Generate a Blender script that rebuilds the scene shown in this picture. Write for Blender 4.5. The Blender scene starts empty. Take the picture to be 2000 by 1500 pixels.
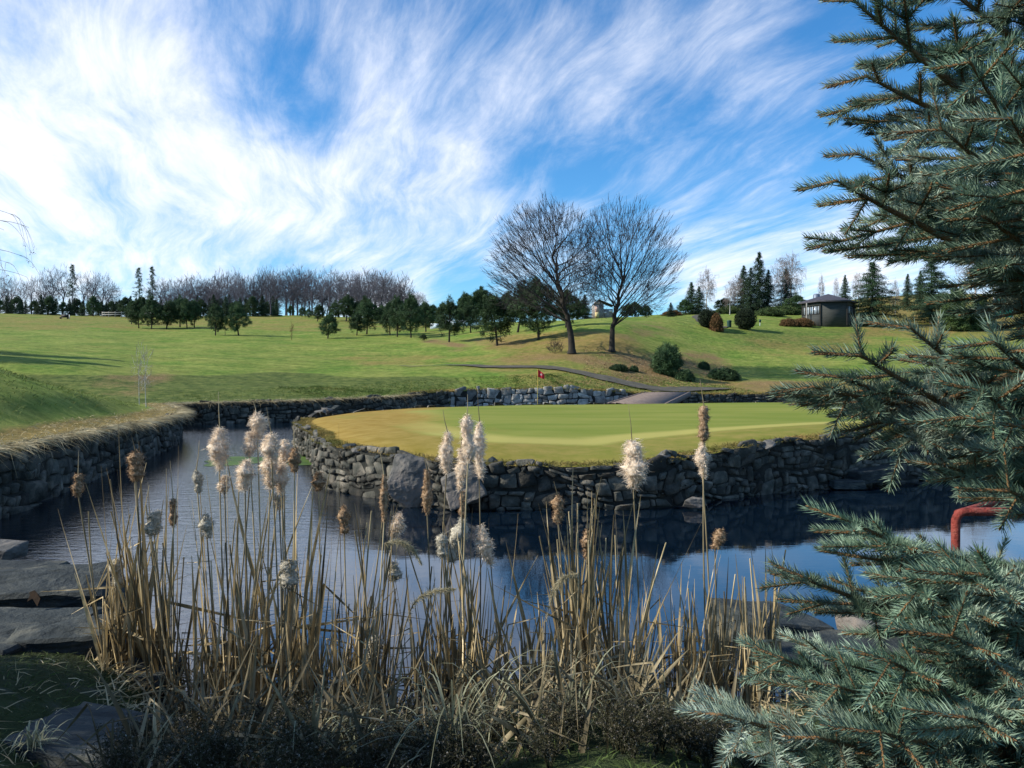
import bpy, math, random
import numpy as np
from mathutils import Vector, noise, Matrix
from mathutils.bvhtree import BVHTree
random.seed(7); RNG = np.random.default_rng(7)
SC = bpy.context.scene
COL = SC.collection
# ------------------------------------------------------------------ camera
CAMZ = 2.7; F = 1560.0; CX = 1000.0; HY = 735.0
cam = bpy.data.cameras.new('camera'); camo = bpy.data.objects.new('camera', cam); COL.objects.link(camo)
cam.sensor_width = 36.0; cam.lens = 36.0*F/2000.0; cam.clip_start = 0.05; cam.clip_end = 3000
camo.location = (0, 0, CAMZ); camo.rotation_euler = (math.radians(90-0.551), 0, 0)
SC.camera = camo
SC.render.resolution_x = 1024; SC.render.resolution_y = 768
# ------------------------------------------------------------------ light
SUN_EL = math.radians(33); SUN_AZ = math.radians(-98)      # azimuth from +Y, clockwise: sun stands to the left, a little behind
sd = Vector((math.sin(SUN_AZ)*math.cos(SUN_EL), math.cos(SUN_AZ)*math.cos(SUN_EL), math.sin(SUN_EL)))
sun = bpy.data.lights.new('sun', 'SUN'); suno = bpy.data.objects.new('sun', sun); COL.objects.link(suno)
sun.energy = 5.0; sun.angle = math.radians(0.5); sun.color = (1.0, 0.93, 0.80)
suno.rotation_euler = sd.to_track_quat('Z', 'Y').to_euler()
SC.view_settings.view_transform = 'Standard'; SC.view_settings.look = 'None'
SC.view_settings.gamma = 1; SC.view_settings.use_curve_mapping = False
SC.view_settings.exposure = 0.42

def pdir(px, py):
    v = Vector(((px-CX)/F, 1.0, (HY-py)/F)); v.normalize(); return v

class NT:
    def __init__(s, tree): s.t = tree; s.n = tree.nodes; s.l = tree.links
    def new(s, kind, **kw):
        n = s.n.new(kind)
        for k, v in kw.items(): setattr(n, k, v)
        return n
    def link(s, a, b): s.l.new(a, b)
    def setin(s, node, key, val):
        if isinstance(val, bpy.types.NodeSocket): s.l.new(val, node.inputs[key])
        elif val is not None: node.inputs[key].default_value = val
    def math(s, op, a, b=None, c=None, clamp=False):
        n = s.new('ShaderNodeMath', operation=op, use_clamp=clamp)
        s.setin(n, 0, a)
        if b is not None: s.setin(n, 1, b)
        if c is not None: s.setin(n, 2, c)
        return n.outputs[0]
    def vmath(s, op, a, b=None, out=0):
        n = s.new('ShaderNodeVectorMath', operation=op)
        s.setin(n, 0, a)
        if b is not None: s.setin(n, 1, b)
        return n.outputs[out]
    def maprange(s, v, a, b, c=0.0, d=1.0, smooth=False):
        n = s.new('ShaderNodeMapRange'); n.interpolation_type = 'SMOOTHSTEP' if smooth else 'LINEAR'
        s.setin(n, 0, v); s.setin(n, 1, a); s.setin(n, 2, b); s.setin(n, 3, c); s.setin(n, 4, d)
        return n.outputs[0]
    def mix(s, f, a, b, mode='MIX'):
        n = s.new('ShaderNodeMix', data_type='RGBA', blend_type=mode)
        s.setin(n, 0, f); s.setin(n, 6, a); s.setin(n, 7, b)
        return n.outputs[2]
    def noise(s, vec, scale, detail=4, rough=.55, dist=0, out=0):
        n = s.new('ShaderNodeTexNoise'); n.inputs['Scale'].default_value = scale
        n.inputs['Detail'].default_value = detail; n.inputs['Roughness'].default_value = rough
        n.inputs['Distortion'].default_value = dist
        if vec is not None: s.l.new(vec, n.inputs['Vector'])
        return n.outputs[out]
    def sep(s, v):
        n = s.new('ShaderNodeSeparateXYZ'); s.setin(n, 0, v); return n.outputs
    def comb(s, x, y, z):
        n = s.new('ShaderNodeCombineXYZ'); s.setin(n, 0, x); s.setin(n, 1, y); s.setin(n, 2, z); return n.outputs[0]

# ------------------------------------------------------------------ sky: Nishita + procedural cirrus
W = bpy.data.worlds.new('World'); SC.world = W; W.use_nodes = True
w = NT(W.node_tree); w.n.clear()
wout = w.new('ShaderNodeOutputWorld'); bg = w.new('ShaderNodeBackground'); w.link(bg.outputs[0], wout.inputs[0])
sky = w.new('ShaderNodeTexSky', sky_type='NISHITA', sun_disc=False)
sky.sun_elevation = SUN_EL; sky.sun_rotation = SUN_AZ; sky.altitude = 300; sky.air_density = 1.0; sky.dust_density = 0.4; sky.ozone_density = 2.0
tc = w.new('ShaderNodeTexCoord'); D = w.vmath('NORMALIZE', tc.outputs['Generated'])
dx, dy, dz = w.sep(D)
zz = w.math('ADD', w.math('MAXIMUM', dz, 0.0), 0.13)
A0 = math.radians(-20)
al = w.math('ADD', w.math('MULTIPLY', dx, math.sin(A0)), w.math('MULTIPLY', dy, math.cos(A0)))
ac = w.math('SUBTRACT', w.math('MULTIPLY', dx, math.cos(A0)), w.math('MULTIPLY', dy, math.sin(A0)))
al = w.math('DIVIDE', al, zz); ac = w.math('DIVIDE', ac, zz)
base = w.comb(al, ac, 0.0)
warp = w.noise(base, 0.55, 3, .5, out=1)
warp = w.vmath('SUBTRACT', warp, (0.5, 0.5, 0.5))
wv = w.new('ShaderNodeVectorMath', operation='SCALE'); w.link(warp, wv.inputs[0]); wv.inputs[3].default_value = .7
pw = w.vmath('ADD', base, wv.outputs[0])
str1 = w.vmath('MULTIPLY', pw, (0.42, 1.15, 1.0))
n1 = w.noise(str1, 1.25, 10, .64, 0.25)
str2 = w.vmath('MULTIPLY', pw, (0.55, 2.6, 1.0))
n2 = w.noise(str2, 2.4, 9, .66, 0.35)
n3 = w.noise(w.vmath('ADD', base, (3.1, 7.7, 2.0)), 0.75, 4, .5)
dens = w.math('ADD', w.math('MULTIPLY', n1, 0.95), w.math('MULTIPLY', n2, 0.55))
dens = w.math('ADD', dens, w.math('MULTIPLY', n3, 0.22))
BLOBS = [(170, 100, 17, .12), (60, 420, 16, .17), (330, 250, 13, .06), (640, 60, 8, .10), (850, 250, 9, .12), (1000, 90, 5, .08), (600, 320, 9, .06),
         (1190, 110, 5, .10), (1090, 170, 6, .10), (1330, 60, 5, .07), (900, 380, 7, .05), (560, 500, 12, .07),
         (1550, 560, 8, .16), (1850, 540, 9, .18), (1330, 560, 5, .10), (1100, 330, 9, .07), (1600, 90, 6, .04), (760, 470, 9, .12),
         (215, 300, 4, -.15), (590, 190, 5, -.16), (1450, 160, 10, .06), (1120, 40, 4, -.10), (1500, 400, 7, -.08), (1560, 290, 8, -.05), (1350, 250, 9, .08), (1500, 60, 7, .05), (400, 330, 5, -.1), (760, 560, 5, .06), (1000, 470, 6, .06),
         (980, 20, 4, -.06), (740, 300, 5, -.05), (900, 570, 3.5, -.26), (1240, 560, 4, -.14), (1230, 470, 4, -.1),
         (400, 420, 4, -.08), (30, 60, 3, -.10), (500, 90, 5, -.08), (1700, 150, 7, -.10)]
for px, py, sg, amp in BLOBS:
    v = pdir(px, py)
    dt = w.vmath('DOT_PRODUCT', D, tuple(v), out=1)
    b = w.maprange(dt, math.cos(math.radians(sg)), 1.0, 0.0, amp*.85, True)
    dens = w.math('ADD', dens, b)
cf = w.maprange(dens, 0.74, 1.28, 0.0, 1.0, True)
tint = w.mix(1.0, sky.outputs[0], (0.92, 1.32, 1.62, 1), 'MULTIPLY')
hs = w.new('ShaderNodeHueSaturation'); hs.inputs['Saturation'].default_value = 1.12; hs.inputs['Value'].default_value = 1.0
w.link(tint, hs.inputs['Color'])
hz = w.maprange(dz, -0.02, 0.45, 0.75, 1.0)      # cirrus is a touch greyer towards the horizon
cloudc = w.mix(w.maprange(n2, .3, .7), (8.2, 9.0, 10.6, 1), (10.4, 10.4, 10.9, 1))
skyc = w.mix(w.math('MULTIPLY', cf, 0.95), hs.outputs[0], cloudc)
w.link(skyc, bg.inputs[0]); bg.inputs[1].default_value = 0.088

# ------------------------------------------------------------------ helpers
def tag(o, label=None, cat=None, group=None, kind=None):
    if label: o['label'] = label
    if cat: o['category'] = cat
    if group: o['group'] = group
    if kind: o['kind'] = kind
    return o
def empty(name, loc, rz=0):
    o = bpy.data.objects.new(name, None); COL.objects.link(o); o.location = loc; o.rotation_euler = (0, 0, rz)
    o.empty_display_size = .1; return o
class MB:
    """collects arrays of verts / faces, links them as ONE mesh object"""
    def __init__(s): s.v = []; s.f = {}; s.n = 0; s.a = []; s.order = []
    def add(s, V, Fc, rnd=None):
        V = np.asarray(V, dtype=np.float64).reshape(-1, 3); Fc = np.asarray(Fc, dtype=np.int64)
        s.v.append(V); s.order.append(Fc + s.n)
        if rnd is None: rnd = np.full(len(V), .5)
        elif np.isscalar(rnd): rnd = np.full(len(V), float(rnd))
        s.a.append(np.asarray(rnd, dtype=np.float32)); s.n += len(V)
    def mesh(s, name, m, smooth=False, off=(0, 0, 0)):
        me = bpy.data.meshes.new(name)
        V = np.concatenate(s.v) - np.array(off); me.vertices.add(len(V)); me.vertices.foreach_set('co', V.astype(np.float32).ravel())
        loops = np.concatenate([f.ravel() for f in s.order]); cnt = np.concatenate([np.full(len(f), f.shape[1]) for f in s.order])
        me.loops.add(len(loops)); me.loops.foreach_set('vertex_index', loops.astype(np.int32))
        st = np.concatenate([[0], np.cumsum(cnt)[:-1]])
        me.polygons.add(len(cnt)); me.polygons.foreach_set('loop_start', st.astype(np.int32))
        me.polygons.foreach_set('loop_total', cnt.astype(np.int32))
        if smooth: me.polygons.foreach_set('use_smooth', np.ones(len(cnt), dtype=bool))
        at = me.attributes.new('rnd', 'FLOAT', 'POINT'); at.data.foreach_set('value', np.concatenate(s.a))
        me.update(calc_edges=True); me.materials.append(m); return me
    def build(s, name, m, parent=None, smooth=False, loc=None):
        me = s.mesh(name, m, smooth, loc if loc is not None else (0, 0, 0))
        o = bpy.data.objects.new(name, me); COL.objects.link(o)
        if loc is not None: o.location = loc
        if parent: o.parent = parent
        return o
def norm(v): v = np.asarray(v, float); return v/(np.linalg.norm(v, axis=-1, keepdims=True)+1e-12)
def perp(Dv):
    Dv = norm(Dv); ref = np.where(np.abs(Dv[:, 2:3]) > .9, np.array([[1., 0, 0]]), np.array([[0., 0, 1.]]))
    a = norm(np.cross(Dv, ref)); b = np.cross(Dv, a); return a, b
def seg_tubes(mb, P0, P1, R0, R1, sides=4, rnd=None):
    P0 = np.asarray(P0, float).reshape(-1, 3); P1 = np.asarray(P1, float).reshape(-1, 3); n = len(P0)
    R0 = np.broadcast_to(R0, (n,)).reshape(n, 1); R1 = np.broadcast_to(R1, (n,)).reshape(n, 1)
    a, b = perp(P1-P0); V = np.zeros((n, 2*sides, 3))
    for k in range(sides):
        t = 2*math.pi*k/sides; o = math.cos(t)*a + math.sin(t)*b
        V[:, k] = P0+o*R0; V[:, sides+k] = P1+o*R1
    base = (np.arange(n)*2*sides)[:, None]
    fs = [base+np.array([[k, (k+1) % sides, sides+(k+1) % sides, sides+k]]) for k in range(sides)]
    rr = np.repeat(rnd if rnd is not None else np.full(n, .5), 2*sides)
    mb.add(V.reshape(-1, 3), np.concatenate(fs), rr)
def tube(mb, pts, rad, sides=6, rnd=.5, cap=True):
    pts = np.asarray(pts, float); n = len(pts); rad = np.broadcast_to(rad, (n,))
    T = np.gradient(pts, axis=0); T = norm(T); a, b = perp(T)
    for i in range(1, n):      # keep the frame from flipping
        a[i] = norm(a[i-1]-T[i]*np.dot(a[i-1], T[i])); b[i] = np.cross(T[i], a[i])
    V = []
    for i in range(n):
        for k in range(sides):
            t = 2*math.pi*k/sides; V.append(pts[i]+(math.cos(t)*a[i]+math.sin(t)*b[i])*rad[i])
    Fc = [[i*sides+k, i*sides+(k+1) % sides, (i+1)*sides+(k+1) % sides, (i+1)*sides+k] for i in range(n-1) for k in range(sides)]
    nb = len(V)
    mb.add(V, Fc, rnd)
    if cap:
        mb.add(V[:sides], [list(range(sides))[::-1]], rnd); mb.add(V[nb-sides:], [list(range(sides))], rnd)
def ribbons(mb, P, Dr, L, Wd, bend, rnd, side=None):
    """thin bent blades: P roots, Dr unit dirs, L length, Wd width, bend = vector added at the tip"""
    n = len(P); L = np.broadcast_to(L, (n,))[:, None]; Wd = np.broadcast_to(Wd, (n,))[:, None]
    if side is None:
        r = RNG.normal(size=(n, 3)); side = norm(np.cross(Dr, r))
    m = P+Dr*L*.55+bend*.25; t = P+Dr*L*.95+bend
    V = np.stack([P-side*Wd*.5, P+side*Wd*.5, m-side*Wd*.42, m+side*Wd*.42, t], 1)
    b = (np.arange(n)*5)[:, None]
    V = V.reshape(-1, 3)
    s_n = mb.n
    mb.add(V, b+np.array([[0, 1, 3, 2]]), np.repeat(np.broadcast_to(rnd, (n,)), 5))
    mb.order.append(b+np.array([[2, 3, 4]])+s_n)
def fbm(x, y, z=0., o=3):
    return noise.fractal(Vector((x, y, z)), 1.0, 2.0, o)
def rough(mb_V, amp, sc, seed=0):
    V = np.asarray(mb_V, float); out = V.copy()
    for i, p in enumerate(V):
        q = noise.noise_vector(Vector(p*sc)+Vector((seed, seed*2.3, 0))); out[i] += np.array(q)*amp
    return out
def smooth01(t): t = np.clip(t, 0, 1); return t*t*(3-2*t)
def catmull(P, n):
    P = np.asarray(P, float); m = len(P); out = []
    d = np.concatenate([[0], np.cumsum(np.linalg.norm(np.diff(P[:, :2], axis=0), axis=1))])
    s = np.linspace(0, d[-1], n)
    T = np.gradient(P, d, axis=0)
    idx = np.clip(np.searchsorted(d, s)-1, 0, m-2)
    h = (d[idx+1]-d[idx])[:, None]; t = ((s-d[idx])[:, None])/h
    h00 = 2*t**3-3*t**2+1; h10 = t**3-2*t**2+t; h01 = -2*t**3+3*t**2; h11 = t**3-t**2
    return h00*P[idx]+h10*h*T[idx]*.8+h01*P[idx+1]+h11*h*T[idx+1]*.8

# ------------------------------------------------------------------ materials
def nmat(name, cols, scale=4, rough_=.85, bump=.0, bscale=None, attr=.5, spec=.25, objrand=.0, transl=0., detail=5, stretch=None, metal=0, dist=0., coords='Object'):
    m = bpy.data.materials.new(name); m.use_nodes = True; t = NT(m.node_tree); bs = t.n['Principled BSDF']
    tcn = t.new('ShaderNodeTexCoord'); vec = tcn.outputs[coords]
    if stretch: vec = t.vmath('MULTIPLY', vec, stretch)
    nn = t.noise(vec, scale, detail, .6, dist)
    rp = t.new('ShaderNodeValToRGB'); t.link(nn, rp.inputs[0])
    el = rp.color_ramp.elements; k = len(cols)
    pos = [.5] if k == 1 else [0.32+0.36*i/(k-1) for i in range(k)]
    el[0].position = pos[0]; el[0].color = (*cols[0], 1)
    if k > 1: el[1].position = pos[-1]; el[1].color = (*cols[-1], 1)
    for i in range(1, k-1):
        e = el.new(pos[i]); e.color = (*cols[i], 1)
    c = rp.outputs[0]
    if attr:
        an = t.new('ShaderNodeAttribute'); an.attribute_name = 'rnd'
        f = t.maprange(an.outputs[2], 0, 1, 1-attr, 1+attr)
        g = t.comb(f, f, f); c = t.mix(1.0, c, g, 'MULTIPLY')
    if objrand:
        oi = t.new('ShaderNodeObjectInfo'); f = t.maprange(oi.outputs['Random'], 0, 1, 1-objrand, 1+objrand)
        g = t.comb(f, f, f); c = t.mix(1.0, c, g, 'MULTIPLY')
    t.link(c, bs.inputs['Base Color']); bs.inputs['Roughness'].default_value = rough_
    bs.inputs['Specular IOR Level'].default_value = spec; bs.inputs['Metallic'].default_value = metal
    if bump:
        bn = t.new('ShaderNodeBump'); bn.inputs['Strength'].default_value = min(1, bump); bn.inputs['Distance'].default_value = .05
        t.link(t.noise(vec, bscale or scale*4, 6, .65), bn.inputs['Height']); t.link(bn.outputs[0], bs.inputs['Normal'])
    if transl:
        tr = t.new('ShaderNodeBsdfTranslucent'); t.link(c, tr.inputs[0]); ms = t.new('ShaderNodeMixShader'); ms.inputs[0].default_value = transl
        t.link(bs.outputs[0], ms.inputs[1]); t.link(tr.outputs[0], ms.inputs[2]); t.link(ms.outputs[0], t.n['Material Output'].inputs[0])
    return m
M = {}
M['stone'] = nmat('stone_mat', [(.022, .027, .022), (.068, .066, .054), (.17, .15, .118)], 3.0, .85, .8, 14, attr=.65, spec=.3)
M['mortar'] = nmat('mortar_mat', [(.015, .017, .015), (.035, .035, .03)], 5, .95, .5, attr=0)
M['slab'] = nmat('slab_mat', [(.020, .028, .030), (.048, .058, .058), (.13, .13, .105)], 2.2, .8, 1, 9, attr=.2, objrand=.2, stretch=(1, 1, 2.5), dist=.6)
M['palerock'] = nmat('pale_rock_mat', [(.07, .075, .07), (.17, .16, .145), (.28, .235, .20)], 1.5, .85, 1, 8, attr=.2, dist=.8)
M['bark'] = nmat('bark_mat', [(.018, .016, .014), (.05, .042, .035)], 6, .95, .6, attr=.3, stretch=(1, 1, .3))
M['twig'] = nmat('twig_mat', [(.022, .020, .022), (.052, .044, .042)], 6, .95, attr=.2)
M['hazytwig'] = nmat('hazy_far_twig_mat', [(.065, .064, .080), (.125, .115, .135)], 3, .95, attr=.2, objrand=.35)  # distance haze is put into this blue-grey twig colour
M['birch'] = nmat('birch_bark_mat', [(.05, .045, .04), (.45, .43, .40), (.6, .58, .55)], 5, .8, attr=.1, stretch=(.6, .6, 2.0))
M['birchtwig'] = nmat('birch_twig_mat', [(.14, .11, .10), (.24, .20, .19)], 5, .9, attr=.2)
M['pine'] = nmat('pine_needle_mat', [(.020, .046, .020), (.042, .080, .032), (.07, .115, .045)], 1.2, .75, attr=.5, objrand=.25, transl=.12)
M['spruce'] = nmat('spruce_needle_mat', [(.016, .036, .020), (.032, .062, .032), (.05, .085, .04)], 1.0, .75, attr=.5, objrand=.3, transl=.1)
M['thuja'] = nmat('thuja_mat', [(.03, .055, .02), (.06, .10, .03), (.10, .13, .04)], 1.0, .8, attr=.5, objrand=.2, transl=.12)
M['yew'] = nmat('yew_mat', [(.010, .020, .010), (.022, .034, .014)], 2.0, .85, attr=.5)
M['rust'] = nmat('rust_shrub_mat', [(.07, .05, .02), (.17, .09, .04)], 2.0, .9, attr=.4, transl=.1)
M['bluespruce'] = nmat('blue_spruce_mat', [(.07, .13, .08), (.17, .25, .175), (.36, .43, .35)], 3.0, .55, attr=.55, spec=.35, transl=.16)
M['sprucetwig'] = nmat('spruce_shoot_mat', [(.10, .055, .025), (.22, .12, .05)], 9, .9, attr=.3)
M['fluff'] = nmat('cattail_fluff_mat', [(.58, .45, .33), (.82, .69, .54), (.90, .80, .67)], 30, .95, attr=.35, transl=.25, spec=.05)
M['brownhead'] = nmat('cattail_brown_mat', [(.13, .08, .045), (.30, .20, .12), (.45, .33, .22)], 45, .95, attr=.35, spec=.05)
M['greyhead'] = nmat('cattail_grey_mat', [(.20, .185, .14), (.40, .37, .30), (.56, .52, .43)], 45, .95, attr=.35, spec=.05)
M['stem'] = nmat('reed_stem_mat', [(.12, .10, .05), (.26, .21, .12), (.42, .35, .22)], 7, .75, attr=.3, objrand=.45, stretch=(1, 1, .25))
M['leaf'] = nmat('reed_leaf_mat', [(.12, .09, .045), (.31, .235, .115), (.60, .50, .32)], 5, .7, attr=.35, objrand=.5, stretch=(2, 2, .25), transl=.2)
M['darkleaf'] = nmat('dark_reed_leaf_mat', [(.07, .06, .03), (.17, .14, .08), (.36, .30, .19)], 5, .7, attr=.35, objrand=.5, stretch=(2, 2, .25), transl=.15)  # darker leaf tone for the low broken reeds in front
M['plume'] = nmat('plume_mat', [(.30, .27, .16), (.48, .43, .29)], 20, .95, attr=.3, transl=.3)
M['straw'] = nmat('straw_mat', [(.26, .20, .10), (.46, .38, .22), (.62, .54, .36)], 1.5, .9, attr=.45, transl=.2, coords='Object')
M['palegrass'] = nmat('pale_grass_mat', [(.16, .165, .09), (.38, .38, .25)], 5, .8, attr=.4, objrand=.3, transl=.25)
M['blade'] = nmat('grass_blade_mat', [(.05, .085, .018), (.10, .15, .03), (.20, .20, .06)], .8, .85, attr=.45, transl=.2)
M['fringeblade'] = nmat('fringe_blade_mat', [(.09, .10, .02), (.21, .17, .05), (.30, .20, .07)], .8, .85, attr=.4, transl=.2)
M['leaflitter'] = nmat('leaf_litter_mat', [(.12, .07, .03), (.28, .17, .09), (.42, .29, .17)], 2, .9, attr=.5)
M['moss'] = nmat('moss_blade_mat', [(.03, .05, .012), (.06, .09, .022), (.12, .13, .05)], 1.5, .85, attr=.45)
M['weed'] = nmat('weed_mat', [(.020, .022, .010), (.055, .052, .026)], 8, .9, attr=.4, objrand=.3)
M['weedseed'] = nmat('weed_seed_mat', [(.05, .042, .03), (.16, .14, .11), (.36, .34, .30)], 60, .95, attr=.6)
M['red'] = nmat('red_paint_mat', [(.10, .022, .015), (.26, .045, .032), (.30, .085, .06)], 9, .7, .8, 30, attr=0)
M['flagred'] = nmat('flag_mat', [(.40, .02, .03), (.50, .03, .04)], 5, .7, attr=0, transl=.25)
M['white'] = nmat('white_mat', [(.7, .7, .7), (.8, .8, .8)], 5, .6, attr=0)
M['yellow'] = nmat('flag_pole_mat', [(.50, .38, .08), (.6, .45, .1)], 5, .5, attr=0)
M['asphalt'] = nmat('asphalt_mat', [(.06, .056, .042), (.11, .10, .078)], 1.2, .9, .4, 40, attr=0)
M['deck'] = nmat('deck_mat', [(.13, .10, .085), (.20, .155, .13)], 2, .85, .5, 14, attr=0, stretch=(6, .4, 1))
M['concrete'] = nmat('concrete_mat', [(.05, .05, .045), (.12, .12, .11)], 2, .9, .5, 14, attr=0)
M['hut'] = nmat('hut_wall_mat', [(.030, .034, .032), (.055, .058, .054)], 1, .8, .3, 6, attr=0, stretch=(1, 1, 8))
M['hutroof'] = nmat('hut_roof_mat', [(.045, .045, .055), (.075, .07, .085)], 2, .75, .4, 10, attr=0)
M['frame'] = nmat('window_frame_mat', [(.015, .014, .013), (.025, .022, .02)], 2, .6, attr=0)
M['glass'] = nmat('window_glass_mat', [(.20, .24, .28), (.45, .50, .55)], 2, .08, attr=0, spec=.8)
M['metal'] = nmat('grey_metal_mat', [(.10, .13, .18), (.17, .20, .26)], 2, .5, attr=0, metal=.3)
M['peach'] = nmat('peach_wall_mat', [(.60, .40, .33), (.70, .48, .40)], 1, .8, attr=0)
M['cream'] = nmat('cream_panel_mat', [(.72, .58, .25), (.75, .63, .32)], 1, .8, attr=0)
M['greywall'] = nmat('grey_wall_mat', [(.22, .21, .20), (.32, .31, .30)], 1, .8, attr=0)
M['bluetext'] = nmat('blue_letter_mat', [(.02, .08, .12), (.03, .11, .16)], 2, .6, attr=0)
M['banner'] = nmat('banner_mat', [(.55, .68, .80), (.72, .80, .86)], 2, .6, attr=0)
M['teal'] = nmat('teal_net_mat', [(.04, .34, .28), (.06, .45, .38)], 3, .7, attr=0, transl=.2)
M['bin'] = nmat('bin_mat', [(.01, .04, .035), (.02, .06, .05)], 2, .5, attr=0)
M['fence'] = nmat('fence_rail_mat', [(.22, .21, .19), (.36, .34, .31)], 2, .8, attr=0)
M['algae'] = nmat('algae_mat', [(.03, .06, .008), (.06, .11, .012), (.09, .15, .02)], .8, .6, attr=0)
M['deadleaf'] = nmat('dead_leaf_mat', [(.015, .010, .006), (.07, .04, .022)], 14, .8, attr=0)
M['red']  # noqa

# ------------------------------------------------------------------ terrain shape
EDGE = [(-7.6, 2, 1.3), (-8.6, 6, 1.3), (-9.3, 10, 1.35), (-9.8, 15.3, 1.38), (-11, 21, 1.34), (-12.2, 27, 1.25), (-13.3, 31.5, 1.25), (-15, 36, 1.2), (-17.6, 41, 1.2), (-18.9, 44, 1.22),
        (-17, 45.2, 1.25), (-12, 47.6, 1.32), (-7, 51.2, 1.52), (-5.2, 53.4, 1.66), (-3, 54.6, 1.76), (1, 54.8, 1.84), (5, 55.2, 1.80), (7.6, 56.2, 1.62), (9.8, 57.6, 1.45), (13, 59, 1.42), (18, 60, 1.38), (26, 60, 1.38),
        (34, 57, 1.4), (41, 47, 1.4), (38, 33, 1.4), (31, 21, 1.4), (25, 12, 1.4), (19, 5, 1.3)]
edge = catmull(EDGE, 620)
colsT = np.array([-300, 0, 150, 300, 450, 600, 800, 900, 1000, 1100, 1200, 1300, 1400, 1500, 1600, 1800, 2000, 2300], float)
rowsD = np.array([60, 68, 75, 85, 95, 110, 130, 160, 190], float)
PYT = np.array([
 [700, 690, 680, 668, 655, 640, 625, 612, 607], [700, 688, 678, 665, 655, 643, 630, 617, 611], [712, 700, 688, 672, 660, 648, 635, 622, 616],
 [735, 715, 700, 684, 670, 655, 641, 627, 619], [745, 722, 705, 688, 672, 657, 642, 627, 617], [752, 733, 716, 698, 682, 663, 645, 628, 615],
 [752, 730, 718, 700, 683, 663, 648, 633, 626], [755, 726, 712, 692, 674, 655, 640, 632, 628], [755, 724, 705, 682, 662, 643, 634, 630, 629],
 [755, 722, 698, 664, 640, 627, 626, 627, 627], [757, 728, 694, 655, 628, 620, 621, 622, 622], [766, 748, 722, 690, 655, 622, 617, 616, 614],
 [768, 757, 740, 710, 680, 640, 618, 610, 606], [768, 757, 742, 715, 688, 650, 622, 605, 600], [768, 757, 742, 717, 690, 655, 628, 598, 590],
 [768, 757, 742, 718, 692, 660, 630, 595, 573], [768, 757, 742, 718, 692, 660, 630, 595, 573], [768, 757, 742, 718, 692, 660, 630, 595, 573]], float)
ZE = np.interp(colsT, [300, 600, 880, 1217, 1344], [1.3, 1.42, 1.72, 1.65, 1.4])
GX = np.arange(-300, 2301, 20.); GD = np.arange(30, 620, 1.0)
tab = np.zeros((len(colsT), len(GD)))
for i in range(len(colsT)):
    zr = CAMZ+(HY-PYT[i])*rowsD/F
    dd = np.concatenate([[30, 50, 54], rowsD, [260, 620]]); zv = np.concatenate([[ZE[i]]*3, zr, [zr[-1]+2.0, zr[-1]+3.0]])
    if colsT[i] < 700: zv[2] = (ZE[i]*.6+zr[0]*.4)
    tab[i] = np.interp(GD, dd, zv)
tab2 = np.stack([np.interp(GX, colsT, tab[:, j]) for j in range(len(GD))], 1)
def blur(a, k, ax):
    ker = np.hanning(k+2)[1:-1]; ker /= ker.sum(); p = k//2
    return np.apply_along_axis(lambda r: np.convolve(np.pad(r, p, mode='edge'), ker, 'valid'), ax, a)
tab2 = blur(blur(tab2, 7, 0), 7, 1)
def Htab(x, y):
    y = np.maximum(y, 31.); px = np.clip(CX+F*x/y, -299, 2299)
    u = (px+300)/20; v = np.clip(y-30, 0, len(GD)-1.001)
    i = np.floor(u).astype(int); i = np.minimum(i, len(GX)-2); j = np.floor(v).astype(int); fu = u-i; fv = v-j
    return tab2[i, j]*(1-fu)*(1-fv)+tab2[i+1, j]*fu*(1-fv)+tab2[i, j+1]*(1-fu)*fv+tab2[i+1, j+1]*fu*fv
E2 = edge[:, :2]
def dist_edge(x, y, E=E2):
    x = np.atleast_1d(x); y = np.atleast_1d(y); out = np.zeros(len(x)); idx = np.zeros(len(x), int)
    for a in range(0, len(x), 4000):
        dd = (x[a:a+4000, None]-E[None, :, 0])**2+(y[a:a+4000, None]-E[None, :, 1])**2
        k = dd.argmin(1); idx[a:a+4000] = k; out[a:a+4000] = np.sqrt(dd[np.arange(len(k)), k])
    return out, idx
def H(x, y, detail=True):
    x = np.atleast_1d(np.asarray(x, float)); y = np.atleast_1d(np.asarray(y, float))
    de, ix = dist_edge(x, y); z = Htab(x, y)
    fade = 1-smooth01((y-24)/14)
    near_ = .25+.75*smooth01((y-11)/9)
    mound = 1.33+fade*near_*(0.37*np.minimum(de, 6.0)+.04*np.clip(de-6.0, 0, 14))+.02*de*(1-fade)
    wL = 1-smooth01((y-36)/13)
    wL = np.where(x < 0, wL, 1-smooth01((y-40)/14))
    mound = np.where(x < 0, mound, 1.4+.04*de)
    z = z*(1-wL)+mound*wL
    k = smooth01(de/2.5); z = edge[ix, 2]*(1-k)+z*k
    if detail:
        nz = np.array([noise.noise(Vector((a*.16, b*.16, 3.)))*.16+noise.noise(Vector((a*.7, b*.7, 9.)))*.05 for a, b in zip(x, y)])
        z = z+nz*smooth01(de/3)
    return z
def hit(px, py, d0=33., d1=500.):
    """world point where a sight line meets the terrain"""
    d0 = max(d0, 58.5 if px > 900 else 50)
    d = np.concatenate([np.arange(d0, 130, .25), np.arange(130, d1, 1.)])
    x = (px-CX)/F*d; z = CAMZ+(HY-py)/F*d; h = H(x, d, False)
    k = np.where(h >= z)[0]
    if len(k) == 0: k = [np.argmin(z-h)]
    k = k[0]; return Vector((x[k], d[k], float(H(x[k], d[k])[0])))

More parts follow.
